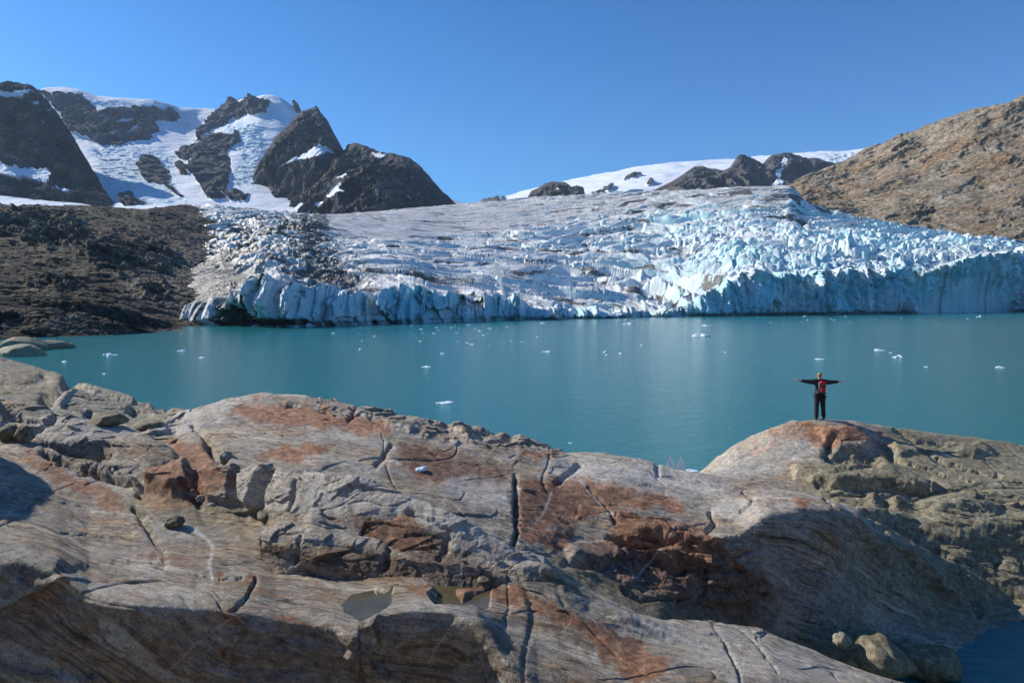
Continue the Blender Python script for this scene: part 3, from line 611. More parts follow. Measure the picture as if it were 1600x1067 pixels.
def near_rock():
    u = U(-330, 1900, 1600)
    n2 = line([(-330, 868, 7.5), (0, 884, 7.2), (50, 889, 7.2), (88, 903, 7.1), (140, 943, 6.9), (200, 953, 6.8), (330, 960, 6.9), (380, 965, 6.9), (450, 978, 6.9), (520, 986, 6.8), (548, 1003, 6.6), (572, 1000, 6.6), (588, 966, 6.85), (650, 958, 6.9), (700, 961, 6.9), (745, 980, 6.8), (790, 1035, 6.5), (840, 1062, 6.4), (950, 1080, 6.4), (1060, 1075, 6.5), (1150, 1085, 6.5), (1400, 1150, 6.5), (1900, 1250, 6.5)], u, 2)
    n3 = line([(-330, 660, 14.2), (0, 692, 13.2), (60, 708, 12.7), (120, 733, 12.2), (200, 765, 11.6), (260, 785, 11), (320, 791, 11), (370, 800, 10.8), (405, 818, 10.4), (430, 862, 9.5), (500, 886, 9.0), (560, 892, 8.8), (640, 898, 8.6), (700, 904, 8.5), (760, 910, 8.4), (820, 905, 8.5), (870, 930, 8.3), (930, 975, 7.9), (1000, 1020, 7.5), (1080, 1030, 7.5), (1200, 1050, 7.4), (1400, 1110, 7.2), (1900, 1220, 7)], u, 3)
    m23 = n2*.5+n3*.5
    n4 = line([(-330, 636, 15), (0, 676, 14), (50, 690, 13.4), (120, 714, 12.8), (217, 742, 12.2), (260, 738, 12), (300, 733, 12), (340, 723, 11.7), (370, 721, 11.5), (400, 723, 11.3), (430, 728, 10.8), (480, 738, 10.4), (520, 741, 10.15), (560, 748, 9.95), (600, 762, 9.8), (640, 776, 9.65), (690, 795, 9.45), (740, 820, 9.3), (790, 845, 9.2), (850, 867, 9.15), (900, 903, 9.3), (940, 930, 9.1), (1000, 960, 9), (1040, 971, 9.1), (1080, 969, 9.5), (1130, 971, 9.8), (1180, 981, 9.9), (1240, 1004, 9.9), (1300, 1030, 9.8), (1360, 1050, 9.7), (1420, 1066, 9.6), (1500, 1095, 9.4), (1900, 1250, 9)], u, 2)
    lo = line([(-330, None, 7.2, 2.9), (60, None, 7.1, 2.9), (140, None, 7.05, 2.9), (500, None, 7.0, 2.8), (560, None, 7.2, 2.2), (590, None, 6.7, 2.8), (640, None, 7.0, 2.8), (740, None, 6.9, 2.8), (800, None, 6.2, 3.0), (860, None, 5.7, 3.3), (1900, None, 5.6, 2.6)], u, 4)
    lo2 = line([(-330, None, 3.5, 3.2), (1900, None, 3.5, 3.0)], u, 4)
    dn = behind(n4, .5, dz=-.9); dn2 = behind(n4, 2.5, dz=-3.0)
    py, Y = loft([lo2, lo, n2, m23, n3, n4, dn, dn2], [20, 110, 150, 150, 170, 16, 8])
    P = world(u, py, Y); px = np.broadcast_to(u, py.shape); N = normals(P); x, y, z = P[..., 0], P[..., 1], P[..., 2]
    blocky = .55*patches(px, py, [[(300, 735), (370, 718), (480, 735), (560, 745), (700, 798), (850, 868), (880, 900), (760, 915), (560, 895), (430, 865), (370, 805), (310, 795)], [(-300, 895), (100, 905), (112, 955), (560, 990), (560, 1200), (-300, 1200)], [(590, 975), (700, 965), (760, 1000), (810, 1200), (590, 1200)], [(-300, 640), (50, 690), (220, 740), (300, 733), (310, 790), (230, 770), (0, 700), (-300, 670)]], 6, 8, 20)
    cracks = [([(210, 795), (232, 825), (242, 845)], 5, .12), ([(246, 850), (258, 868), (256, 885), (240, 880)], 4.5, .05), ([(95, 890), (150, 888), (200, 880), (245, 868)], 8, .06), ([(400, 905), (390, 925), (362, 950)], 3, .08),
              ([(792, 905), (795, 940), (790, 975)], 2, .02), ([(573, 985), (565, 1010), (568, 1067)], 8, .3), ([(424, 730), (405, 790), (398, 805)], 5, .2), ([(372, 740), (378, 790)], 4, .12), ([(465, 745), (452, 800)], 3, .08),
              ([(1130, 1000), (1150, 1040), (1160, 1067)], 2.5, .05), ([(1190, 1010), (1215, 1050)], 2, .02), ([(640, 800), (700, 830), (690, 890)], 5, .08),
              ([(70, 706), (130, 728), (190, 748), (225, 756)], 6, .3), ([(220, 770), (225, 735), (300, 755), (310, 785)], 8, .15), ([(215, 800), (240, 815)], 3, .08), ([(300, 898), (340, 905), (380, 902)], 2, .04), ([(60, 780), (120, 790), (170, 800)], 2, .04), ([(100, 830), (170, 840), (220, 842)], 2, .03)]
    bumps = [
             ([(310, 735), (370, 722), (368, 745), (365, 790), (325, 788)], .12, 6), ([(375, 740), (420, 728), (400, 800), (378, 790)], .14, 6),
             ([(215, 700), (255, 690), (300, 715), (305, 760), (270, 780), (225, 765)], .25, 14), ([(620, 870), (660, 865), (700, 875), (760, 895), (750, 912), (690, 905), (620, 895)], .16, 8),
             ([(770, 895), (850, 872), (900, 910), (1000, 965), (1060, 1000), (1000, 1000), (900, 940), (840, 900)], .06, 18),
             ([(540, 945), (560, 930), (612, 918), (614, 935), (592, 955), (565, 967), (540, 955)], -.13, 9), ([(664, 905), (690, 903), (735, 908), (766, 912), (768, 945), (755, 950), (740, 943), (682, 940), (668, 925), (680, 915)], -.13, 9),
             ([(708, 913), (760, 912), (762, 925), (725, 930), (710, 922)], .12, 6)]
    d = rockify(P, px, py, 1.0, cracks, bumps, 0, blocky)
    keep = 1-.93*patches(px, py, [[(510, 900), (800, 895), (800, 960), (510, 985)]], 15, 4, 30)
    smth = rockify(P, px, py, 0.0, cracks, bumps, 0, blocky)
    d = smth+(d-smth)*keep
    P = P+N*d[..., None]
    rust = patches(px, py, [[(215, 700), (260, 690), (300, 715), (340, 730), (380, 740), (330, 780), (300, 790), (230, 770)], [(560, 810), (640, 800), (670, 830), (670, 870), (620, 860), (560, 835)], [(700, 912), (800, 912), (850, 930), (990, 1000), (1050, 1040), (1000, 1067), (900, 980), (830, 950), (700, 925)], [(415, 955), (480, 965), (490, 975), (430, 968)],
                            [(40, 700), (110, 735), (180, 765), (210, 795), (150, 785), (80, 750), (30, 715)], [(80, 885), (100, 892), (115, 915), (100, 905)], [(330, 897), (400, 905), (395, 915), (340, 905)], [(620, 915), (680, 910), (680, 920), (640, 922)], [(200, 770), (260, 760), (300, 800), (240, 800)]], 9, 12, 26)
    quartz = np.exp(-(stroke_dist(px+1.5*fbm(px/7, py/7, o=3), py, [(285, 822), (320, 840), (333, 855), (327, 880), (332, 905)])/2.6)**2)
    for p in ([(245, 1067), (290, 1020), (360, 968)], [(768, 820), (765, 860)], [(792, 850), (785, 885), (765, 893)], [(700, 985), (680, 1010), (670, 1040)], [(470, 835), (468, 865)], [(170, 935), (280, 950)], [(620, 780), (640, 800)], [(860, 880), (850, 890), (800, 890)]):
        quartz = np.maximum(quartz, .7*np.exp(-(stroke_dist(px+1.5*fbm(px/7, py/7, o=3), py+1.5*fbm(px/7+8, py/7, o=3), p)/1.6)**2))
    quartz = np.maximum(quartz, .5*patches(px, py, [[(375, 722), (480, 734), (560, 742), (700, 790), (860, 868), (840, 900), (760, 880), (700, 850), (650, 800), (560, 800), (480, 800), (380, 790)]], 8, 14, 20))
    quartz = np.maximum(quartz, .5*patches(px, py, [[(900, 905), (1000, 962), (1100, 970), (1250, 1010), (1400, 1067), (1150, 1067), (1060, 1010), (960, 960)]], 12, 14, 30))
    wet = patches(px, py, [[(150, 760), (240, 770), (420, 800), (430, 850), (300, 830), (200, 810)]], 20, 16, 30)*.45
    brown = 1-.8*patches(px, py, [[(560, 800), (690, 830), (690, 890), (560, 840)], [(690, 870), (760, 890), (690, 905), (640, 890)]], 9, 12, 26)
    struct(grid_mesh('bedrock', P, M_GN, np.stack([rust, wet, quartz, brown], -1)))
near_rock()
def middle_rock():
    u = U(140, 1800, 1500)
    c0 = line([(140, 810, 12.3), (300, 760, 12.8), (400, 755, 13), (560, 780, 12.6), (700, 830, 12.2), (850, 895, 11.9), (900, 930, 11.7), (960, 955, 11.6), (1040, 990, 11.6), (1100, 1000, 13.1), (1200, 1020, 13.8), (1300, 1060, 14.1), (1400, 1075, 13.9), (1440, 1080, 13.4), (1500, 1060, 13.9), (1550, 1015, 15.0), (1600, 965, 16.2), (1800, 950, 16.7)], u, 5)
    cA = line([(140, 780, 12.8), (250, 742, 13.4), (330, 725, 14), (400, 712, 15), (500, 715, 15), (600, 738, 14.6), (700, 775, 14), (800, 830, 13.2), (850, 860, 12.9), (900, 885, 12.7), (960, 915, 12.6), (1040, 945, 12.6), (1100, 965, 13.3), (1200, 985, 14.0), (1300, 1010, 14.4), (1400, 1020, 14.7), (1440, 1030, 14.3), (1500, 1015, 14.7), (1550, 985, 15.7), (1600, 950, 16.5), (1800, 940, 17)], u, 5)
    c1 = line([(140, 765, 13.3), (250, 720, 14.2), (330, 705, 15), (400, 695, 15.8), (500, 698, 15.8), (600, 720, 15.4), (700, 755, 14.9), (800, 792, 14.4), (850, 820, 14.1), (900, 845, 14), (960, 860, 14), (1040, 885, 13.9), (1100, 905, 13.9), (1200, 915, 14.3), (1300, 925, 14.7), (1400, 925, 15.5), (1500, 935, 16.5), (1560, 935, 16.9), (1600, 932, 17.3), (1800, 940, 17.8)], u, 5)
    c2 = line([(140, 750, 14), (200, 715, 15.5), (250, 692, 16.5), (300, 680, 17), (400, 660, 18), (500, 662, 18), (600, 682, 17.5), (700, 710, 17), (800, 735, 16.6), (900, 765, 16.1), (1000, 805, 14.9), (1050, 828, 14.5), (1100, 845, 14.3), (1150, 842, 14.4), (1200, 805, 14.9), (1250, 790, 15.2), (1300, 797, 15.3), (1400, 845, 15.9), (1500, 895, 16.9), (1560, 915, 17.4), (1600, 925, 17.9), (1800, 945, 18.3)], u, 5)
    c3 = line([(140, 745, 15), (170, 715, 16), (200, 690, 17), (250, 660, 18.5), (275, 650, 19.5), (300, 640, 20), (350, 622, 20.5), (390, 617, 20.8), (430, 616, 21), (500, 622, 21), (570, 635, 20.5), (640, 650, 20), (700, 668, 19.6), (740, 664, 19.5), (780, 669, 19.4), (830, 684, 19.2), (890, 706, 19), (920, 708, 19), (950, 711, 19), (1000, 719, 19), (1050, 731, 18.9), (1095, 738, 18.8), (1140, 747, 18.5), (1180, 752, 18.3), (1230, 763, 18), (1290, 777, 17.7), (1350, 802, 17.5), (1420, 845, 17.5), (1500, 886, 17.8), (1560, 907, 18.2), (1600, 922, 18.4), (1800, 950, 18.5)], u, 2)
    py, Y = loft([c0, cA, c1, c2, c3, behind(c3, 1.4, dz=-.7), behind(c3, 4, dz=-5)], [60, 120, 150, 170, 14, 8])
    P = world(u, py, Y); px = np.broadcast_to(u, py.shape); N = normals(P)
    blocky = patches(px, py, [[(500, 622), (640, 650), (700, 665), (830, 684), (890, 705), (860, 712), (780, 695), (700, 690), (600, 660), (500, 640)], [(1000, 830), (1180, 840), (1200, 930), (1100, 960), (960, 900), (960, 860)], [(230, 660), (290, 645), (270, 690), (200, 720)]], 8, 10, 20)
    cracks = [([(805, 745), (807, 790), (806, 835), (803, 850)], 3.5, .2), ([(325, 690), (335, 705), (350, 715)], 7, .3), ([(300, 665), (320, 680), (335, 705), (350, 725)], 4, .16), ([(612, 696), (600, 715), (587, 728)], 4, .10),
              ([(905, 728), (890, 738), (870, 755)], 4, .13), ([(1027, 725), (1028, 742)], 4, .1), ([(955, 842), (1000, 850), (1050, 848), (1010, 835)], 6, .24), ([(1110, 800), (1115, 815), (1105, 830)], 3.5, .14), ([(1083, 845), (1075, 870), (1072, 900)], 3, .1), ([(1010, 868), (1060, 890), (1110, 888), (1160, 895)], 5, .16),
              ([(920, 760), (945, 790), (960, 815)], 2.5, .06), ([(740, 670), (770, 685), (800, 680)], 8, .2), ([(860, 690), (885, 700)], 5, .12), ([(1160, 765), (1180, 780), (1160, 800)], 3, .08), ([(1190, 830), (1180, 855), (1150, 870)], 4, .1), ([(885, 880), (930, 888), (965, 880)], 6, .14), ([(970, 925), (1000, 940), (1080, 930)], 3, .12), ([(500, 640), (560, 648), (600, 662)], 3, .06), ([(560, 632), (545, 655)], 4, .1), ([(1350, 805), (1400, 850), (1470, 930)], 6, .16), ([(1500, 890), (1520, 930), (1530, 960)], 6, .18), ([(1290, 780), (1340, 840), (1400, 900)], 4, .08)]
    bumps = [([(735, 668), (775, 662), (810, 680), (800, 690), (760, 684), (735, 690)], -.22, 8), ([(440, 628), (470, 630), (462, 640), (445, 638)], -.12, 5), ([(905, 790), (950, 792), (1000, 805), (960, 815), (900, 812)], .06, 8),
             ([(880, 850), (960, 840), (975, 870), (960, 890), (890, 880)], .14, 10), ([(1100, 870), (1160, 890), (1170, 950), (1100, 940)], .14, 8),
             ([(1440, 880), (1470, 885), (1500, 920), (1480, 935), (1450, 915)], .16, 10)]
    d = rockify(P, px, py, 1.25, cracks, bumps, 5, blocky)
    P = P+N*d[..., None]
    rust = patches(px, py, [[(390, 625), (440, 632), (560, 650), (620, 670), (600, 680), (500, 668), (400, 655), (340, 650)], [(400, 715), (440, 695), (510, 695), (515, 710), (470, 720)], [(820, 745), (1000, 758), (1070, 785), (1060, 800), (980, 790), (900, 820), (810, 830), (805, 780)], [(620, 690), (700, 705), (700, 760), (640, 740)], [(960, 800), (1060, 820), (1100, 830), (1160, 880), (1000, 880), (940, 860)], [(840, 700), (880, 708), (870, 725), (800, 715)], [(810, 830), (900, 825), (880, 860), (820, 850)], [(250, 680), (330, 700), (340, 740), (260, 740)], [(1240, 785), (1260, 780), (1260, 800)]], 10, 12, 26)
    brown = 1-patches(px, py, [[(930, 850), (1010, 850), (1170, 880), (1220, 920), (1200, 990), (1040, 970), (960, 930), (900, 880)], [(620, 695), (800, 730), (780, 770), (700, 760), (640, 740)], [(810, 750), (1000, 770), (960, 800), (820, 800)]], 14, 12, 30)
    quartz = .55*patches(px, py, [[(255, 665), (350, 625), (430, 620), (380, 632), (330, 655), (270, 680)], [(700, 740), (780, 755), (800, 800), (740, 790), (690, 765)], [(850, 715), (1000, 722), (1100, 745), (1150, 780), (1000, 765), (860, 740)], [(1130, 760), (1200, 800), (1180, 830), (1110, 800)]], 12, 14, 30)
    for p in ([(700, 765), (690, 790)], [(862, 768), (850, 800), (835, 818)], [(905, 750), (945, 795), (960, 810)], [(1060, 810), (1040, 850), (1010, 880), (985, 910)], [(600, 720), (588, 740)]):
        quartz = np.maximum(quartz, .6*np.exp(-(stroke_dist(px+1.5*fbm(px/7, py/7, o=3), py, p)/1.4)**2))
    olive = patches(px, py, [[(850, 870), (960, 910), (1080, 960), (1250, 1000), (1300, 1067), (1000, 1000), (860, 930)], [(1330, 840), (1420, 850), (1600, 920), (1600, 1000), (1450, 980), (1400, 900)]], 25, 18, 40)
    struct(grid_mesh('bedrock', P, M_GN, np.stack([rust, .8*olive, quartz, brown], -1)))
middle_rock()
def left_rock():
    u = U(-400, 330, 620)
    a0 = line([(-400, 700, 14.5), (0, 705, 14.3), (50, 702, 14.0), (120, 735, 13.4), (217, 765, 12.6), (330, 800, 12.4)], u, 3)
    a1 = line([(-400, 640, 15.5), (0, 670, 15), (45, 675, 14.8), (100, 690, 14.4), (170, 715, 14), (230, 728, 13.6), (330, 770, 13)], u, 3)
    a2 = line([(-400, 595, 17), (0, 621, 16.2), (32, 625, 16.2), (82, 640, 16), (105, 645, 16), (140, 656, 15.8), (190, 667, 15.6), (212, 675, 15.4), (242, 687, 15), (270, 705, 14.6), (330, 760, 14)], u, 1.5)
    py, Y = loft([a0, a1, a2, behind(a2, .9, dz=-.5), behind(a2, 3, dz=-2.5)], [50, 150, 16, 8])
    P = world(u, py, Y); px = np.broadcast_to(u, py.shape); N = normals(P)
    bl = np.clip(patches(px, py, [[(-400, 600), (300, 600), (300, 800), (-400, 800)]], 8, 4)*.8, 0, 1)
    cr = [([(45, 680), (85, 648), (95, 640)], 6, .2), ([(50, 700), (100, 700), (170, 712)], 7, .3), ([(0, 640), (40, 650), (80, 655)], 4, .12)]
    P = P+N*rockify(P, px, py, .9, cr, [([(0, 620), (80, 640), (60, 665), (0, 668)], -.1, 10)], 9, bl)[..., None]
    z0 = px*0
    struct(grid_mesh('bedrock', P, M_GN, np.stack([z0, z0+.2, .35*patches(px, py, [[(60, 640), (200, 668), (240, 690), (100, 690), (50, 680)]], 8, 10, 20), z0+1], -1)))
    # slope behind, running down to the lake
    b0 = line([(-400, 640, 17.5), (0, 632, 17.6), (70, 640, 17.6), (130, 662, 17.2), (190, 676, 17), (250, 684, 17), (330, 690, 17.5)], u, 3)
    b1 = line([(-400, 590, 20), (0, 600, 20), (70, 625, 19), (100, 605, 20), (160, 625, 19.6), (220, 645, 19.3), (270, 655, 19.2), (330, 670, 19)], u, 4)
    b2 = line([(-400, 470, 27), (-100, 530, 25), (0, 558, 24), (60, 574, 24), (110, 590, 23.6), (160, 603, 23), (200, 614, 22.6), (230, 628, 22), (262, 637, 21.5), (300, 642, 21), (330, 650, 21)], u, 2)
    py, Y = loft([b0, b1, b2, behind(b2, 2.5, dz=-1.8), behind(b2, 7, dz=-8)], [90, 140, 14, 8])
    P = world(u, py, Y); px = np.broadcast_to(u, py.shape); N = normals(P)
    cr = [([(72, 630), (90, 610), (112, 592)], 9, .35), ([(115, 597), (160, 612), (220, 628), (260, 640)], 5, .22), ([(90, 605), (150, 620), (200, 640)], 4, .1), ([(140, 650), (145, 660), (180, 662)], 8, .3), ([(210, 640), (240, 655), (245, 665)], 7, .3), ([(0, 590), (40, 600), (70, 592)], 8, .12)]
    bl = patches(px, py, [[(85, 610), (110, 595), (300, 640), (300, 690), (120, 670), (75, 635)]], 6, 8, 20)
    P = P+N*rockify(P, px, py, 1.0, cr, [([(100, 605), (125, 602), (95, 640), (72, 632)], .12, 8)], 12, bl*.45)[..., None]
    struct(grid_mesh('bedrock', P, M_GN, np.stack([.5*patches(px, py, [[(0, 590), (60, 585), (50, 600), (0, 605)]], 8, 8), z0[:1, :1]*0+.55+px*0, .3*patches(px, py, [[(75, 632), (110, 600), (125, 605), (95, 640)]], 5, 4), z0[:1, :1]*0+1+px*0], -1)))
left_rock()
def right_dome():
    u = U(1050, 2000, 900)
    e0 = line([(1050, 790, 21), (1200, 785, 21), (1300, 795, 20.9), (1400, 803, 20.9), (1500, 808, 20.9), (1600, 803, 21.3), (2000, 820, 22)], u, 5)
    e1 = line([(1050, 785, 21.8), (1100, 752, 22), (1200, 752, 22), (1270, 762, 21.6), (1300, 766, 21.3), (1380, 766, 21.4), (1450, 778, 21.4), (1480, 766, 21.6), (1530, 762, 21.8), (1600, 755, 22.3), (2000, 780, 23)], u, 3)
    e2 = line([(1050, 783, 22.8), (1100, 742, 23), (1150, 728, 23.4), (1200, 720, 23.5), (1260, 728, 23), (1290, 735, 22.6), (1330, 726, 22.9), (1400, 728, 23.1), (1500, 735, 23.1), (1600, 735, 23.6), (2000, 770, 24)], u, 3)
    e3 = line([(1050, 781, 24), (1100, 739, 24.6), (1150, 706, 25), (1200, 688, 25), (1250, 680, 25), (1290, 685, 24.6), (1310, 712, 23.9), (1360, 715, 23.9), (1400, 700, 24.5), (1450, 705, 24.5), (1500, 702, 25), (1600, 713, 25.5), (2000, 760, 26)], u, 3)
    e4 = line([(1050, 780, 25), (1095, 736, 26), (1120, 715, 26.3), (1150, 695, 26.5), (1175, 681, 26.4), (1200, 670, 26.3), (1220, 663, 26.1), (1240, 658, 26), (1290, 655, 25.9), (1320, 656, 25.9), (1350, 661, 26), (1380, 665, 26.2), (1430, 673, 26.5), (1500, 681, 27), (1550, 688, 27.5), (1600, 697, 28), (2000, 760, 28)], u, 2)
    py, Y = loft([behind(e0, -1.5, z=.2), e0, e1, e2, e3, e4, behind(e4, 2.5, dz=-1.2), behind(e4, 7, dz=-7)], [20, 60, 110, 110, 90, 16, 8])
    P = world(u, py, Y); px = np.broadcast_to(u, py.shape); N = normals(P)
    cr = [([(1300, 690), (1290, 712), (1310, 722), (1370, 722)], 6, .25), ([(1375, 685), (1385, 700), (1400, 720)], 6, .3), ([(1180, 730), (1230, 718), (1262, 700), (1285, 690)], 6, .06), ([(1400, 720), (1470, 740), (1520, 752)], 2.5, .12), ([(1440, 705), (1480, 725), (1560, 745)], 3, .16), ([(1310, 745), (1350, 740), (1372, 736), (1365, 730)], 4, .14), ([(1280, 760), (1340, 765), (1380, 762), (1450, 775)], 5, .15), ([(1400, 672), (1430, 690), (1500, 700)], 4, .12), ([(1110, 735), (1160, 715), (1200, 690)], 3, .06), ([(1420, 735), (1455, 760)], 2, .1)]
    bm_ = [([(1235, 730), (1290, 728), (1400, 730), (1470, 760), (1460, 775), (1380, 762), (1280, 760), (1240, 750)], .25, 8), ([(1270, 668), (1340, 665), (1370, 690), (1340, 715), (1300, 712), (1295, 690)], .22, 10), ([(1390, 690), (1420, 692), (1440, 710), (1400, 715)], .14, 6), ([(1480, 690), (1530, 690), (1560, 710), (1520, 718), (1470, 705)], .14, 10)]
    bl = patches(px, py, [[(1270, 690), (1400, 690), (1400, 720), (1300, 720)], [(1280, 760), (1600, 755), (1600, 800), (1280, 800)]], 8, 8, 20)*.6
    P = P+N*rockify(P, px, py, .95, cr, bm_, 21, bl)[..., None]
    rust = patches(px, py, [[(1200, 670), (1290, 658), (1350, 668), (1370, 690), (1310, 700), (1290, 710), (1260, 690), (1210, 685)], [(1150, 700), (1200, 690), (1240, 690), (1180, 715)]], 10, 12, 24)*.75
    olive = patches(px, py, [[(1260, 725), (1400, 690), (1700, 690), (1700, 820), (1260, 800), (1240, 760)], [(1380, 660), (1700, 690), (1700, 750), (1400, 700)]], 16, 14, 40)
    q = .35*patches(px, py, [[(1100, 735), (1160, 695), (1240, 665), (1270, 690), (1230, 730), (1160, 755)]], 12, 12, 26)
    struct(grid_mesh('bedrock', P, M_GN, np.stack([rust, olive*.85, q, px*0+1], -1)))
right_dome()
def low_shore():
    """wet low rocks between the dome and the big hump, each ridge its own surface"""
    def sheet(cr, base, back, seed, cols, rows, bl, cracks=(), dy=2.5, ol=.85, rust=0.0):
        u = U(cr[0][0], cr[-1][0], cols)
        c = line(cr, u, 1.5); b_ = line(base, u, 2); m = c*.55+b_*.45
        py, Y = loft([behind(b_, -.6, dz=-.8), b_, m, c, behind(c, dy*.4, dz=-.3), behind(c, dy, dz=-2.2)], [8, rows, rows, 10, 6])
        P = world(u, py, Y); px = np.broadcast_to(u, py.shape); N = normals(P)
        P = P+N*rockify(P, px, py, .8, cracks, (), seed, px*0+bl, .7)[..., None]
        struct(grid_mesh('bedrock', P, M_GN, np.stack([px*0+rust, px*0+ol, px*0, px*0+1], -1)))
    # far strip with little knobs
    sheet([(1230, 800, 20), (1290, 783, 20), (1310, 775, 20), (1350, 778, 20), (1365, 768, 20), (1385, 782, 20), (1400, 772, 20), (1430, 786, 20), (1470, 775, 20), (1500, 770, 20.2), (1540, 765, 20.4), (1600, 765, 20.6), (1700, 760, 21), (1900, 770, 21)], [(1230, 815, 18.5), (1900, 830, 18.5)], 0, 31, 420, 60, .6)
    sheet([(1430, 815, 19.2), (1475, 782, 19.4), (1500, 776, 19.4), (1540, 782, 19.4), (1570, 790, 19.4), (1600, 786, 19.4), (1650, 780, 19.4), (1800, 800, 19.4)], [(1430, 830, 18.4), (1600, 815, 18.6), (1800, 825, 18.6)], 0, 33, 320, 50, .7)
    sheet([(1300, 822, 18.3), (1340, 792, 18.6), (1370, 793, 18.8), (1410, 802, 18.8), (1440, 814, 18.7), (1465, 828, 18.6), (1485, 850, 18.4), (1505, 880, 18), (1530, 910, 17.7)], [(1300, 840, 17.6), (1400, 870, 17.6), (1530, 920, 17.3)], 0, 35, 300, 90, .35, [([(1440, 815), (1450, 850), (1480, 880)], 5, .2)])
    sheet([(1470, 840, 18.4), (1490, 822, 18.6), (1530, 810, 18.8), (1570, 806, 18.9), (1610, 812, 18.9), (1700, 830, 18.9), (1900, 850, 19)], [(1470, 860, 17.9), (1500, 885, 17.5), (1540, 905, 17.4), (1600, 915, 17.3), (1900, 920, 17.3)], 0, 37, 420, 90, .45, [([(1500, 835), (1540, 850), (1560, 880)], 6, .25), ([(1560, 850), (1600, 870)], 5, .2)])
low_shore()
def block():
    u = U(408, 790, 420)
    base = line([(408, 850, 9.05), (440, 872, 8.85), (520, 890, 8.65), (600, 897, 8.6), (700, 909, 8.45), (760, 916, 8.35), (790, 905, 8.5)], u, 2)
    lip = line([(408, 842, 9.1), (425, 845, 9.0), (470, 842, 8.95), (520, 845, 8.95), (560, 852, 8.85), (620, 862, 8.8), (660, 872, 8.7), (700, 882, 8.6), (760, 893, 8.5), (790, 900, 8.6)], u, 2)
    cr = line([(408, 838, 9.5), (418, 825, 9.8), (435, 817, 9.9), (465, 814, 9.9), (478, 810, 9.85), (486, 796, 9.8), (498, 796, 9.8), (512, 806, 9.8), (530, 816, 9.75), (570, 832, 9.7), (610, 849, 9.4), (660, 863, 9.2), (700, 871, 9.1), (760, 884, 8.9), (790, 898, 8.8)], u, 1)
    py, Y = loft([behind(base, -.05, dz=-.15), base, lip, cr, behind(cr, .2, dz=-.25), behind(cr, .5, dz=-.9)], [8, 90, 90, 8, 6])
    P = world(u, py, Y); px = np.broadcast_to(u, py.shape); N = normals(P)
    P = P+N*rockify(P, px, py, .8, [([(470, 838), (467, 865), (462, 880)], 2.5, .06), ([(610, 855), (600, 890)], 5, .08), ([(662, 868), (655, 900)], 4, .08), ([(500, 850), (560, 860), (600, 880)], 10, .05)], [], 41, px*0+.7, .8)[..., None]
    q = np.maximum(.7*np.exp(-(stroke_dist(px, py, [(470, 828), (468, 865)])/1.6)**2), .25*(py < 850))
    br = 1-.9*patches(px, py, [[(600, 865), (760, 890), (780, 910), (600, 900)], [(500, 850), (590, 862), (590, 890), (520, 885)]], 8, 10, 20)
    struct(grid_mesh('bedrock', P, M_GN, np.stack([px*0+.1, px*0+.1, q, br], -1)))
block()
def rear_ground():  # unseen rock behind the camera, added to block sky and deepen the shade
    gx, gy = np.meshgrid(np.linspace(-45, 45, 260), np.linspace(4.3, -45, 200))
    zz = np.interp(-gy, [-4.3, -3.4, -2.2, -1.2, 0, 6, 45], [2.7, 2.8, 4.2, 5.6, 5.85, 7.0, 24])+.35*fbm(gx/5, gy/5, o=4)*sstep(-3, 0, -gy)*np.clip(.4+np.abs(gy)/6, 0, 3)
    zz = zz-np.maximum(0, gx-4)*.22*sstep(-2, 8, gy+2); P = np.stack([gx, gy, zz], -1); z0 = gx*0
    struct(grid_mesh('bedrock', P[::-1].copy(), M_GN, np.stack([z0, z0, z0, z0+1], -1)))
rear_ground()
# near-left outcrop just outside the frame: its shadow falls across the slab
def blob(name, loc, rad, mat, seed=0, sub=5, amp=.2, cells=1.6, tint=(0, .6, 0, 1), flat=.0):
    bm = bmesh.new(); bmesh.ops.create_icosphere(bm, subdivisions=sub, radius=1)
    v = np.array([w_.co[:] for w_ in bm.verts], np.float32)
    c, e = facets(v[:, 0]*cells+seed+v[:, 2]*.7, v[:, 1]*cells+seed*2-v[:, 2]*.9, 1.0)
    rr = 1+amp*c+amp*.8*fbm(v[:, 0]*1.1+seed, v[:, 1]*1.1, v[:, 2]*1.1, o=3)+amp*.18*fbm(v[:, 0]*6+seed, v[:, 1]*6, v[:, 2]*6, o=4)
    # planed sides make it angular
    rn = np.random.RandomState(seed+3)
    p = v*rr[:, None]
    for k in range(9):
        n = rn.normal(size=3); n /= np.linalg.norm(n); dd = p@n; lim = .72+.2*rn.rand()
        p = p-np.where(dd > lim, (dd-lim)*.85, 0)[:, None]*n[None, :]
    p = p*np.array(rad)[None, :]
    for w_, q in zip(bm.verts, p): w_.co = q
    me = bpy.data.meshes.new(name); bm.to_mesh(me); bm.free()
    for f in me.polygons: f.use_smooth = True
    a = me.color_attributes.new('mask', 'FLOAT_COLOR', 'POINT'); a.data.foreach_set('color', np.tile(np.array(tint, np.float32), len(me.vertices)))
    me.materials.append(mat)
    o = bpy.data.objects.new(name, me); scene.collection.objects.link(o); o.location = loc; o.rotation_euler = (0, 0, seed*.7)
    return o
struct(blob('bedrock_outcrop', (-13.3, 11.2, 4.8), (1.7, 3.0, 3.5), M_GN, 4, 6, .12, 1.2, (0, 0, 0, 1)))
def at(px, py, Y): return Vector(((px-CX)/F*Y, Y, (HY-py)/F*Y+H))
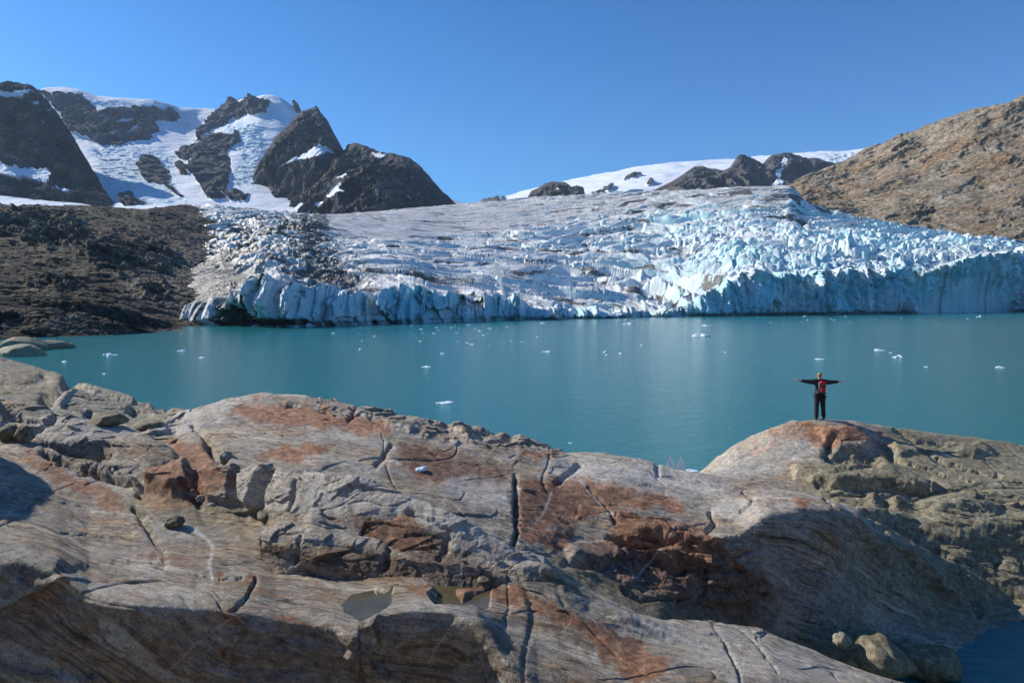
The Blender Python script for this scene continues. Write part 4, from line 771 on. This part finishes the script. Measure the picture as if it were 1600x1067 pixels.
# ------------------------------------------------------------------ loose stones
deps = bpy.context.evaluated_depsgraph_get()
def ground(px, py, ymax=60):
    """where the line of sight through a photo pixel meets the rock"""
    d = (at(px, py, 10)-Vector((0, 0, H))).normalized()
    ok, loc, nor, i, ob, m = scene.ray_cast(deps, Vector((0, 0, H))+d*1.0, d)
    return loc if ok else at(px, py, 15)
def stone(px, py, wpx, hpx, seed, label, tint=(0, .5, 0, 1), depth=1.0, Y=None):
    p = ground(px, py+hpx*.42) if Y is None else at(px, py+hpx*.42, Y)
    k = p.y/F; w_ = wpx*k/2*1.15; h_ = hpx*k/2*1.15
    o = blob('boulder', (p.x, p.y+w_*.35*depth, p.z+h_*.55), (w_, w_*depth, h_), M_GN, seed, 4, .16, 1.4, tint)
    tag(o, label, 'boulder', 'loose stones on the bedrock'); return o
stone(11, 676, 30, 24, 11, 'left one of two rounded olive boulders at the left edge, below the grey ridge', (0, 1, 0, 1))
stone(33, 678, 26, 26, 12, 'right one of two rounded olive boulders at the left edge, below the grey ridge', (0, 1, 0, 1))
stone(269, 816, 27, 17, 13, 'small dark angular stone lying alone on the flat slab above a white vein', (0, 1, 0, 1))
stone(313, 779, 15, 13, 14, 'small pale grey stone at the foot of the rusty rock', (0, .1, .5, 1))
stone(299, 772, 14, 14, 22, 'grey stone tucked between the rusty rock and a square block', (0, .2, 0, 1))
stone(757, 907, 18, 12, 15, 'dark pebble on the edge of the shallow puddle', (0, .6, 0, 1))
stone(412, 806, 22, 18, 16, 'dark stone wedged under the block ridge', (0, .8, 0, 1))
stone(1370, 1024, 106, 52, 17, 'flat-topped olive boulder at the foot of the dark hump near the bay', (0, .9, 0, 1), .8, 13.2)
stone(1462, 1038, 84, 50, 18, 'smooth dim boulder half sunk at the edge of the dark bay', (0, 1, 0, 1), .8, 13.6)
stone(1318, 1000, 24, 20, 19, 'small pale stone beside the flat-topped olive boulder', (0, .7, .2, 1), 1, 13.2)
stone(352, 714, 20, 18, 20, 'pale block stuck in the open crack of the banded hump', (0, .1, .3, 1))
stone(165, 655, 46, 20, 23, 'olive boulder lying in the hollow behind the grey ridge', (0, 1, 0, 1))
stone(228, 664, 42, 14, 24, 'flat grey slab stone right of the olive boulder in the hollow', (0, .6, 0, 1))
# far-left low rocks in the water
for (px_, py_, wp, hp, sd, lb) in ((12, 541, 60, 18, 41, 'low rounded rock at the left edge of the lake'), (64, 541, 56, 10, 42, 'flat rock tongue reaching into the lake at far left'), (33, 538, 24, 12, 43, 'small dark rock behind the flat rock tongue'), (8, 551, 80, 14, 44, 'smooth pale rock shelf sinking into the lake, below the flat tongue')):
    Yw = H*F/(py_+hp*.5-HY); k = Yw/F
    o = blob('boulder', ((px_-CX)*k, Yw+wp*k*.5, hp*k*.12), (wp*k*.58, wp*k*.4, hp*k*1.15), M_GN, sd, 5, .14, 1.5, (0, 1, 0, 1))
    tag(o, lb, 'rock', 'low rocks at the far left shore')
# ------------------------------------------------------------------ puddles
M_PUD = mat_plain('puddle_water', (.085, .07, .035), .06, 9, .002, .3, 5)
def puddle(pts, name='puddle'):
    c = np.mean(np.array(pts), 0); g = ground(c[0], c[1])
    zz = float(np.median([ground(*(np.array(p)*1.12-c*.12)).z for p in pts]))-.045
    bm = bmesh.new(); v = []
    for p in pts:
        q = np.array(p)+(np.array(p)-c)*.30
        Y = (H-zz)*F/(q[1]-HY); v.append(bm.verts.new(((q[0]-CX)/F*Y, Y, zz)))
    bm.faces.new(v); me = bpy.data.meshes.new(name); bm.to_mesh(me); bm.free(); me.materials.append(M_PUD)
    o = bpy.data.objects.new(name, me); scene.collection.objects.link(o); struct(o)
puddle([(540, 948), (556, 932), (590, 925), (613, 919), (612, 940), (594, 958), (576, 966), (555, 962)])
puddle([(664, 906), (700, 904), (735, 908), (768, 914), (770, 938), (757, 950), (740, 943), (684, 940), (670, 928), (682, 916)])
puddle([(1236, 790), (1246, 788), (1256, 793), (1248, 798), (1238, 796)])
# ------------------------------------------------------------------ ice on the lake
bI = NB('floe_ice'); M_FLOE = bI.done(bI.ramp(bI.noise(1.2, 5, .6), [(.35, (.60, .74, .80)), (.6, (.86, .9, .92))]), .35, bI.bump(bI.noise(3, 5, .6), .05), .5)
def floe(px, py, wpx, hpx, label, group, seed, bumps=1):
    Y = H*F/(py-HY); k = Y/F; w_ = wpx*k; h_ = max(hpx*k*.62, .04)
    rn = random.Random(seed)
    bm = bmesh.new(); nseg = 14
    prof = [1+rn.uniform(-.22, .22) for _ in range(nseg)]
    tops = [rn.uniform(.35, 1.0) for _ in range(nseg)]
    pk = rn.uniform(0, 6.28)
    rings = [(1.06, -.25), (1.0, .05), (.9, .45), (.55, .8), (.2, 1.0)]
    V = []
    for sc_, hh in rings:
        ring = []
        for i in range(nseg):
            a = i/nseg*6.2832; q = sc_*prof[i]
            zz = h_*hh*(tops[i]*(.75+.45*math.cos((a-pk)*bumps)) if hh > .1 else 1)
            ring.append(bm.verts.new((math.cos(a)*q*w_/2, math.sin(a)*q*w_/2*.75, zz+(rn.uniform(-.08, .08)*h_ if hh > .1 else 0))))
        V.append(ring)
    for a, b_ in zip(V[:-1], V[1:]):
        for i in range(nseg): bm.faces.new((a[i], a[(i+1) % nseg], b_[(i+1) % nseg], b_[i]))
    bm.faces.new(V[-1]); bm.faces.new(V[0][::-1])
    me = bpy.data.meshes.new('ice_floe'); bm.to_mesh(me); bm.free(); me.materials.append(M_FLOE)
    o = bpy.data.objects.new('ice_floe', me); scene.collection.objects.link(o); o.location = ((px-CX)*k, Y, 0)
    tag(o, label, 'ice floe', group); return o
G1 = 'ice floes drifting on the lake'
BIG = [(172, 553, 23, 5, 'long white ice floe off the far left shore'), (164, 583, 9, 2.5, 'small ice floe nearer the shore below the long left floe'), (101, 564, 9, 4, 'small ice floe leftmost on the lake'),
       (284, 547, 14, 4, 'peaked small ice floe in front of the dark glacier cave'), (315, 558, 13, 2.5, 'thin flat ice floe just right of and nearer than the peaked small one at left'), (265, 615, 4, 2, 'tiny ice floe above the dip between the left rocks'),
       (666, 572, 14, 4, 'small domed ice floe on open water in the middle of the lake'), (697, 627, 27, 6, 'white ice floe nearest the banded rock hump'), (853, 549, 17, 2.5, 'thin flat ice floe at lake centre'),
       (1095, 523, 27, 7, 'largest bright ice floe with two humps, right of lake centre'), (981, 505.5, 20, 4, 'bright ice floe close to the low glacier front at centre'), (1104, 508, 18, 3.5, 'flat ice floe between the two-humped floe and the glacier'),
       (945, 549, 8, 4, 'left ice floe of a close trio near lake centre'), (949, 553.5, 6, 2, 'lowest tiny ice floe of a close trio near lake centre'), (970, 551.5, 8, 2.5, 'right ice floe of a close trio near lake centre'), (1004, 539, 7, 2, 'faint tiny ice floe left of the two-humped floe'),
       (1374, 546, 16, 4, 'flat ice floe above the arms of the person, further right'), (1403, 556, 17, 6, 'pale peaked ice floe right of the person, with two small bits beyond'), (1392, 550.5, 5, 2, 'tiny ice bit between the flat floe and the peaked floe at right'),
       (1280, 560.5, 15, 2, 'very thin ice floe just above the head of the person'), (1133, 550, 5, 2, 'tiny ice floe alone below the two-humped floe'), (1563, 573, 13, 3.5, 'ice floe nearest the right edge of the picture'), (1447, 572.5, 7, 2, 'faint small ice floe right of and below the peaked floe'),
       (1530, 494, 9, 4, 'small bright ice floe close to the ice cliff at far right'), (1258, 493.5, 7, 3, 'small ice floe under the shaded ice cliff above the person'), (1515, 489.5, 6, 2, 'tiny ice floe left of the bright one under the far right cliff'), (891, 691.5, 7, 2, 'tiny clear ice bit just off the central rock'),
       (1322, 494, 4, 2, 'speck of ice under the middle of the shaded ice cliff'), (1488, 490, 5, 2, 'speck of ice left of the far right ice floes'), (520, 520, 7, 2.5, 'small ice floe before the black cave mouth'), (566, 532, 4, 2, 'small ice floe alone below the blue fluted cliff'), (563, 545, 5, 2.5, 'lower small ice floe below the blue fluted cliff'),
       (585, 525, 4, 2, 'speck of ice right of the small floe by the cave mouth'), (693, 551.5, 9, 2, 'thin small ice floe above the domed one at centre'), (658, 514, 7, 2, 'left small floe close under the white ice pillars'), (656, 532.5, 6, 2, 'small floe between the white ice pillars and the domed floe'),
       (737, 537.5, 8, 2, 'flat bit right end of the ice scatter'), (751, 516.5, 9, 2, 'larger bit at the middle of the ice scatter by the cliff'), (848, 504, 9, 2.5, 'ice floe touching the dark foot of the low cliff'), (798, 532, 4, 2, 'speck of ice right of the scatter'), (840, 526, 5, 2, 'speck of ice left of the centre trio, far out'), (1082, 733, 0, 0, '')]
for i, (a, b_, c, d, l) in enumerate(BIG):
    if c: floe(a, b_+d*.35, c, d*1.15, l, G1, 100+i, 2 if 'two humps' in l else 1)
rn = random.Random(5)
for i in range(38):
    a = rn.gauss(735, 48); b_ = 506.5+abs(rn.gauss(0, 12))
    floe(a, b_+1, rn.choice((1.8, 2.2, 2.6, 3.5, 5, 7)), rn.uniform(.8, 1.7), 'tiny white ice fragment in the loose scatter below the blue ice cliff', 'tiny ice fragments scattered before the glacier', 300+i)
for i in range(26):
    a = rn.uniform(420, 1560); b_ = 3+np.interp(a, [420, 640, 1000, 1400, 1600], [511, 506, 497, 491, 487])+abs(rn.gauss(0, 9))
    floe(a, b_, rn.uniform(2, 4.5), rn.uniform(.8, 1.5), 'speck of ice drifting along the foot of the glacier front', 'specks of ice along the glacier foot', 400+i)
# stranded ice
def shard(px, py, wpx, hpx, Y, label, seed, tall=1.0, base=None):
    k = Y/F; w_ = wpx*k/2; h_ = hpx*k
    rn = random.Random(seed); bm = bmesh.new(); lower = []; upper = []; n = 9
    for i in range(n):
        a = i/n*6.2832; q = rn.uniform(.75, 1.1)
        lower.append(bm.verts.new((math.cos(a)*q*w_, math.sin(a)*q*w_*.7, -h_*.15)))
        upper.append(bm.verts.new((math.cos(a+.1)*q*w_*rn.uniform(.45, .8), math.sin(a+.1)*q*w_*.4, h_*rn.uniform(.25, .8)*tall)))
    top = bm.verts.new((rn.uniform(-.3, .3)*w_, 0, h_))
    for i in range(n):
        bm.faces.new((lower[i], lower[(i+1) % n], upper[(i+1) % n], upper[i])); bm.faces.new((upper[i], upper[(i+1) % n], top))
    bm.faces.new(lower[::-1]); me = bpy.data.meshes.new('ice_chunk'); bm.to_mesh(me); bm.free(); me.materials.append(M_FLOE)
    o = bpy.data.objects.new('ice_chunk', me); scene.collection.objects.link(o); o.location = base or at(px, py, Y)
    tag(o, label, 'ice chunk'); return o
shard(1048, 736, 20, 32, 29.5, 'jagged clear ice chunk at the water edge left of the dome, left one of two', 1, base=Vector(((1048-CX)/F*29.5, 29.5, .0)))
shard(1066, 736, 19, 28, 29.8, 'jagged clear ice chunk at the water edge left of the dome, right one of two', 2, base=Vector(((1064-CX)/F*29.8, 29.8, .0)))
floe(1078, 735, 22, 4, 'flat ice slab in the water between the stranded chunks and the dome', None, 77)
g_ = ground(657, 736)
o = blob('ice_chunk', (g_.x, g_.y+.1, g_.z+.02), (.15, .11, .06), M_FLOE, 6, 4, .25, 1.5); tag(o, 'white irregular ice lump lying on the rusty banded rock', 'ice chunk')
# ------------------------------------------------------------------ the person
def skinned(name, verts, edges, radii, mat, parent=None, sub=2, root=0):
    me = bpy.data.meshes.new(name); me.from_pydata(verts, edges, [])
    o = bpy.data.objects.new(name, me); scene.collection.objects.link(o)
    md = o.modifiers.new('skin', 'SKIN'); md.use_smooth_shade = True
    sv = me.skin_vertices[0].data if me.skin_vertices else None
    if sv is None:
        bm = bmesh.new(); bm.from_mesh(me); bm.verts.layers.skin.verify(); bm.to_mesh(me); bm.free(); sv = me.skin_vertices[0].data
    for i, r_ in enumerate(radii): sv[i].radius = (r_, r_) if isinstance(r_, (int, float)) else r_; sv[i].use_root = (i == root)
    o.modifiers.new('sub', 'SUBSURF').levels = sub; o.modifiers['sub'].render_levels = sub
    me.materials.append(mat)
    dg = bpy.context.evaluated_depsgraph_get(); dg.update()
    ev = o.evaluated_get(dg); m2 = bpy.data.meshes.new_from_object(ev); m2.name = name
    bpy.data.objects.remove(o); o = bpy.data.objects.new(name, m2); scene.collection.objects.link(o)
    if not m2.materials: m2.materials.append(mat)
    for f in m2.polygons: f.use_smooth = True
    if parent: o.parent = parent
    return o
def person():
    M_SKIN = mat_plain('skin', (.42, .24, .17), .5, 0, 0, .1); M_JK = mat_plain('jacket_cloth', (.018, .02, .028), .75, 40, .004, .3, 12); M_TR = mat_plain('trouser_cloth', (.018, .017, .02), .8, 40, .004, .3, 12)
    M_HAIR = mat_plain('blond_hair', (.30, .19, .09), .6, 60, .004, .35, 30); M_BT = mat_plain('boot_leather', (.05, .04, .035), .6); M_RED = mat_plain('red_fabric', (.50, .012, .02), .6, 30, .003, .2, 14); M_GR = mat_plain('grey_strap', (.10, .10, .11), .7)
    root = bpy.data.objects.new('person', None); scene.collection.objects.link(root)
    g = ground(1281, 656); X0 = (1281-CX)/F*25.9
    hit = scene.ray_cast(deps, Vector((X0, 25.9, 12)), Vector((0, 0, -1))); gz = hit[1].z if hit[0] else 3.06
    root.location = (X0, 25.9, gz-.01)
    tag(root, 'person seen from behind, arms stretched out, in dark jacket and trousers on the rock', 'person')
    # body: one continuous skin from pelvis to head, hands, feet (the clothes lie over it)
    V = [(0, 0, .95), (0, 0, 1.12), (0, .01, 1.30), (0, .01, 1.45), (0, .01, 1.53), (0, .02, 1.60), (0, .03, 1.70), (0, .02, 1.79),
         (-.09, 0, .90), (-.12, 0, .50), (-.13, -.01, .10), (-.135, .12, .05), (.09, 0, .90), (.12, .01, .50), (.13, 0, .10), (.14, .13, .05),
         (-.18, .01, 1.44), (-.49, .02, 1.455), (-.76, .04, 1.49), (-.85, .045, 1.50), (.18, .01, 1.44), (.49, .02, 1.43), (.76, .04, 1.45), (.85, .045, 1.46)]
    E = [(0, 1), (1, 2), (2, 3), (3, 4), (4, 5), (5, 6), (6, 7), (0, 8), (8, 9), (9, 10), (10, 11), (0, 12), (12, 13), (13, 14), (14, 15), (3, 16), (16, 17), (17, 18), (18, 19), (3, 20), (20, 21), (21, 22), (22, 23)]
    Rr = [(.14, .10), (.13, .09), (.15, .10), (.12, .08), .055, .07, (.085, .10), .06, .085, .055, .042, .035, .085, .055, .042, .035, .055, .045, .034, (.045, .026), .055, .045, .034, (.045, .026)]
    body = skinned('body', V, E, Rr, M_SKIN, root)
    # fingers and thumb join the palms of the same mesh
    bm = bmesh.new(); bm.from_mesh(body.data)
    for s_, zc in ((-1, 1.50), (1, 1.46)):
        for k_, (dy, ln, up) in enumerate(((-.026, .075, .006), (-.009, .085, .008), (.009, .08, .008), (.026, .062, .004))):
            for j in range(3):
                m = Matrix.Translation((s_*(.86+ln*(.17+.33*j)), .045+dy*(1+.15*j), zc+up-.006*j*j)) @ Matrix.Rotation(s_*R(90), 4, 'Y') @ Matrix.Diagonal((1, 1, 1, 1))
                bmesh.ops.create_cone(bm, cap_ends=True, segments=8, radius1=.0085-.001*j, radius2=.0075-.001*j, depth=ln*.36, matrix=m)
        m = Matrix.Translation((s_*.845, .045+.045, zc+.012)) @ Matrix.Rotation(R(-60), 4, 'X') @ Matrix.Rotation(s_*R(35), 4, 'Y')
        bmesh.ops.create_cone(bm, cap_ends=True, segments=8, radius1=.011, radius2=.008, depth=.06, matrix=m)
    # face (turned to the glacier): nose, ears, brow
    for c_, r_, sc_ in (((0, .135, 1.695), .016, (1, 1.3, 1.6)), ((-.088, .03, 1.69), .022, (.5, 1, 1.5)), ((.088, .03, 1.69), .022, (.5, 1, 1.5)), ((0, .118, 1.655), .02, (1.5, .6, .45)), ((-.034, .117, 1.715), .012, (1.2, .6, .8)), ((.034, .117, 1.715), .012, (1.2, .6, .8))):
        bmesh.ops.create_icosphere(bm, subdivisions=2, radius=r_, matrix=Matrix.Translation(c_) @ Matrix.Diagonal(sc_+(1,)))
    bm.to_mesh(body.data); bm.free()
    hv = [(0, -.02, 1.635), (0, -.015, 1.72), (0, .01, 1.79)]
    skinned('hair', hv, [(0, 1), (1, 2)], [(.07, .07), (.096, .10), (.07, .085)], M_HAIR, root)
    jv = [(0, 0, .88), (0, 0, 1.0), (0, 0, 1.15), (0, .01, 1.32), (0, .01, 1.45), (0, .01, 1.54), (-.20, .01, 1.45), (-.32, .01, 1.435), (-.49, .02, 1.455), (-.73, .04, 1.488), (.20, .01, 1.45), (.32, .01, 1.42), (.49, .02, 1.43), (.73, .04, 1.45)]
    je = [(0, 1), (1, 2), (2, 3), (3, 4), (4, 5), (4, 6), (6, 7), (7, 8), (8, 9), (4, 10), (10, 11), (11, 12), (12, 13)]
    skinned('jacket', jv, je, [(.20, .14), (.19, .14), (.18, .13), (.20, .14), (.16, .12), .08, .105, .10, .08, .055, .105, .10, .08, .055], M_JK, root, root=2)
    tv = [(0, 0, .93), (-.10, 0, .84), (-.125, 0, .50), (-.13, -.01, .30), (-.14, -.01, .09), (.10, 0, .84), (.125, .01, .50), (.135, 0, .30), (.14, 0, .09)]
    te = [(0, 1), (1, 2), (2, 3), (3, 4), (0, 5), (5, 6), (6, 7), (7, 8)]
    skinned('trousers', tv, te, [(.17, .13), .115, .085, .085, .08, .115, .085, .085, .08], M_TR, root)
    for s_ in (-1, 1):
        skinned('boot', [(s_*.135, -.04, .10), (s_*.135, -.04, .045), (s_*.14, .08, .04), (s_*.145, .17, .035)], [(0, 1), (1, 2), (2, 3)], [.055, .055, .05, .035], M_BT, root, root=1)
    bp = bpy.data.objects.new('backpack', None); scene.collection.objects.link(bp); bp.location = root.location+Vector((-.005, -.19, 1.03)); bp.scale = (.84, .84, .84)
    tag(bp, 'red backpack with grey side and straps, worn on the back of the person', 'backpack')
    def pad(nm, c_, sz, mat, rot=0, par=bp):
        bm = bmesh.new(); bmesh.ops.create_cube(bm, size=1, matrix=Matrix.Translation(c_) @ Matrix.Rotation(rot, 4, 'Y') @ Matrix.Diagonal(sz+(1,)))
        bmesh.ops.subdivide_edges(bm, edges=bm.edges[:], cuts=1, use_grid_fill=True)
        bmesh.ops.bevel(bm, geom=[e for e in bm.edges if e.calc_face_angle(0) > .5], offset=min(sz)*.3, segments=3, affect='EDGES', profile=.6)
        me = bpy.data.meshes.new(nm); bm.to_mesh(me); bm.free(); me.materials.append(mat)
        for f in me.polygons: f.use_smooth = True
        o = bpy.data.objects.new(nm, me); scene.collection.objects.link(o); o.parent = par; return o
    pad('main_pouch', (.02, 0, .29), (.26, .17, .46), M_RED, R(4)); pad('top_pocket', (.03, -.03, .50), (.22, .16, .10), M_RED); pad('front_pocket', (.01, -.10, .17), (.19, .07, .20), M_RED, R(12))
    pad('side_panel', (-.12, 0, .27), (.05, .15, .44), M_GR); pad('strap', (.02, -.10, .30), (.27, .02, .035), M_TR, R(-25)); pad('strap', (-.02, -.09, .40), (.25, .02, .03), M_GR, R(5)); pad('hip_belt', (0, .06, .04), (.36, .14, .05), M_GR)
    for s_ in (-1, 1): pad('shoulder_strap', (s_*.09, .12, .49), (.05, .16, .03), M_GR)
person()

# ------------------------------------------------------------------ air
def haze():
    bm = bmesh.new(); bmesh.ops.create_cube(bm, size=1, matrix=Matrix.Translation((0, 2900, 695)) @ Matrix.Diagonal((12000, 6400, 1400, 1)))
    me = bpy.data.meshes.new('haze'); bm.to_mesh(me); bm.free()
    m = bpy.data.materials.new('haze'); m.use_nodes = True; n = m.node_tree; n.nodes.remove(n.nodes['Principled BSDF'])
    v = n.nodes.new('ShaderNodeVolumePrincipled'); v.inputs['Color'].default_value = (.62, .78, 1, 1); v.inputs['Density'].default_value = HAZE
    n.links.new(v.outputs[0], n.nodes['Material Output'].inputs['Volume']); me.materials.append(m)
    o = bpy.data.objects.new('haze', me); scene.collection.objects.link(o); o['kind'] = 'stuff'
HAZE = 0.00004
haze()
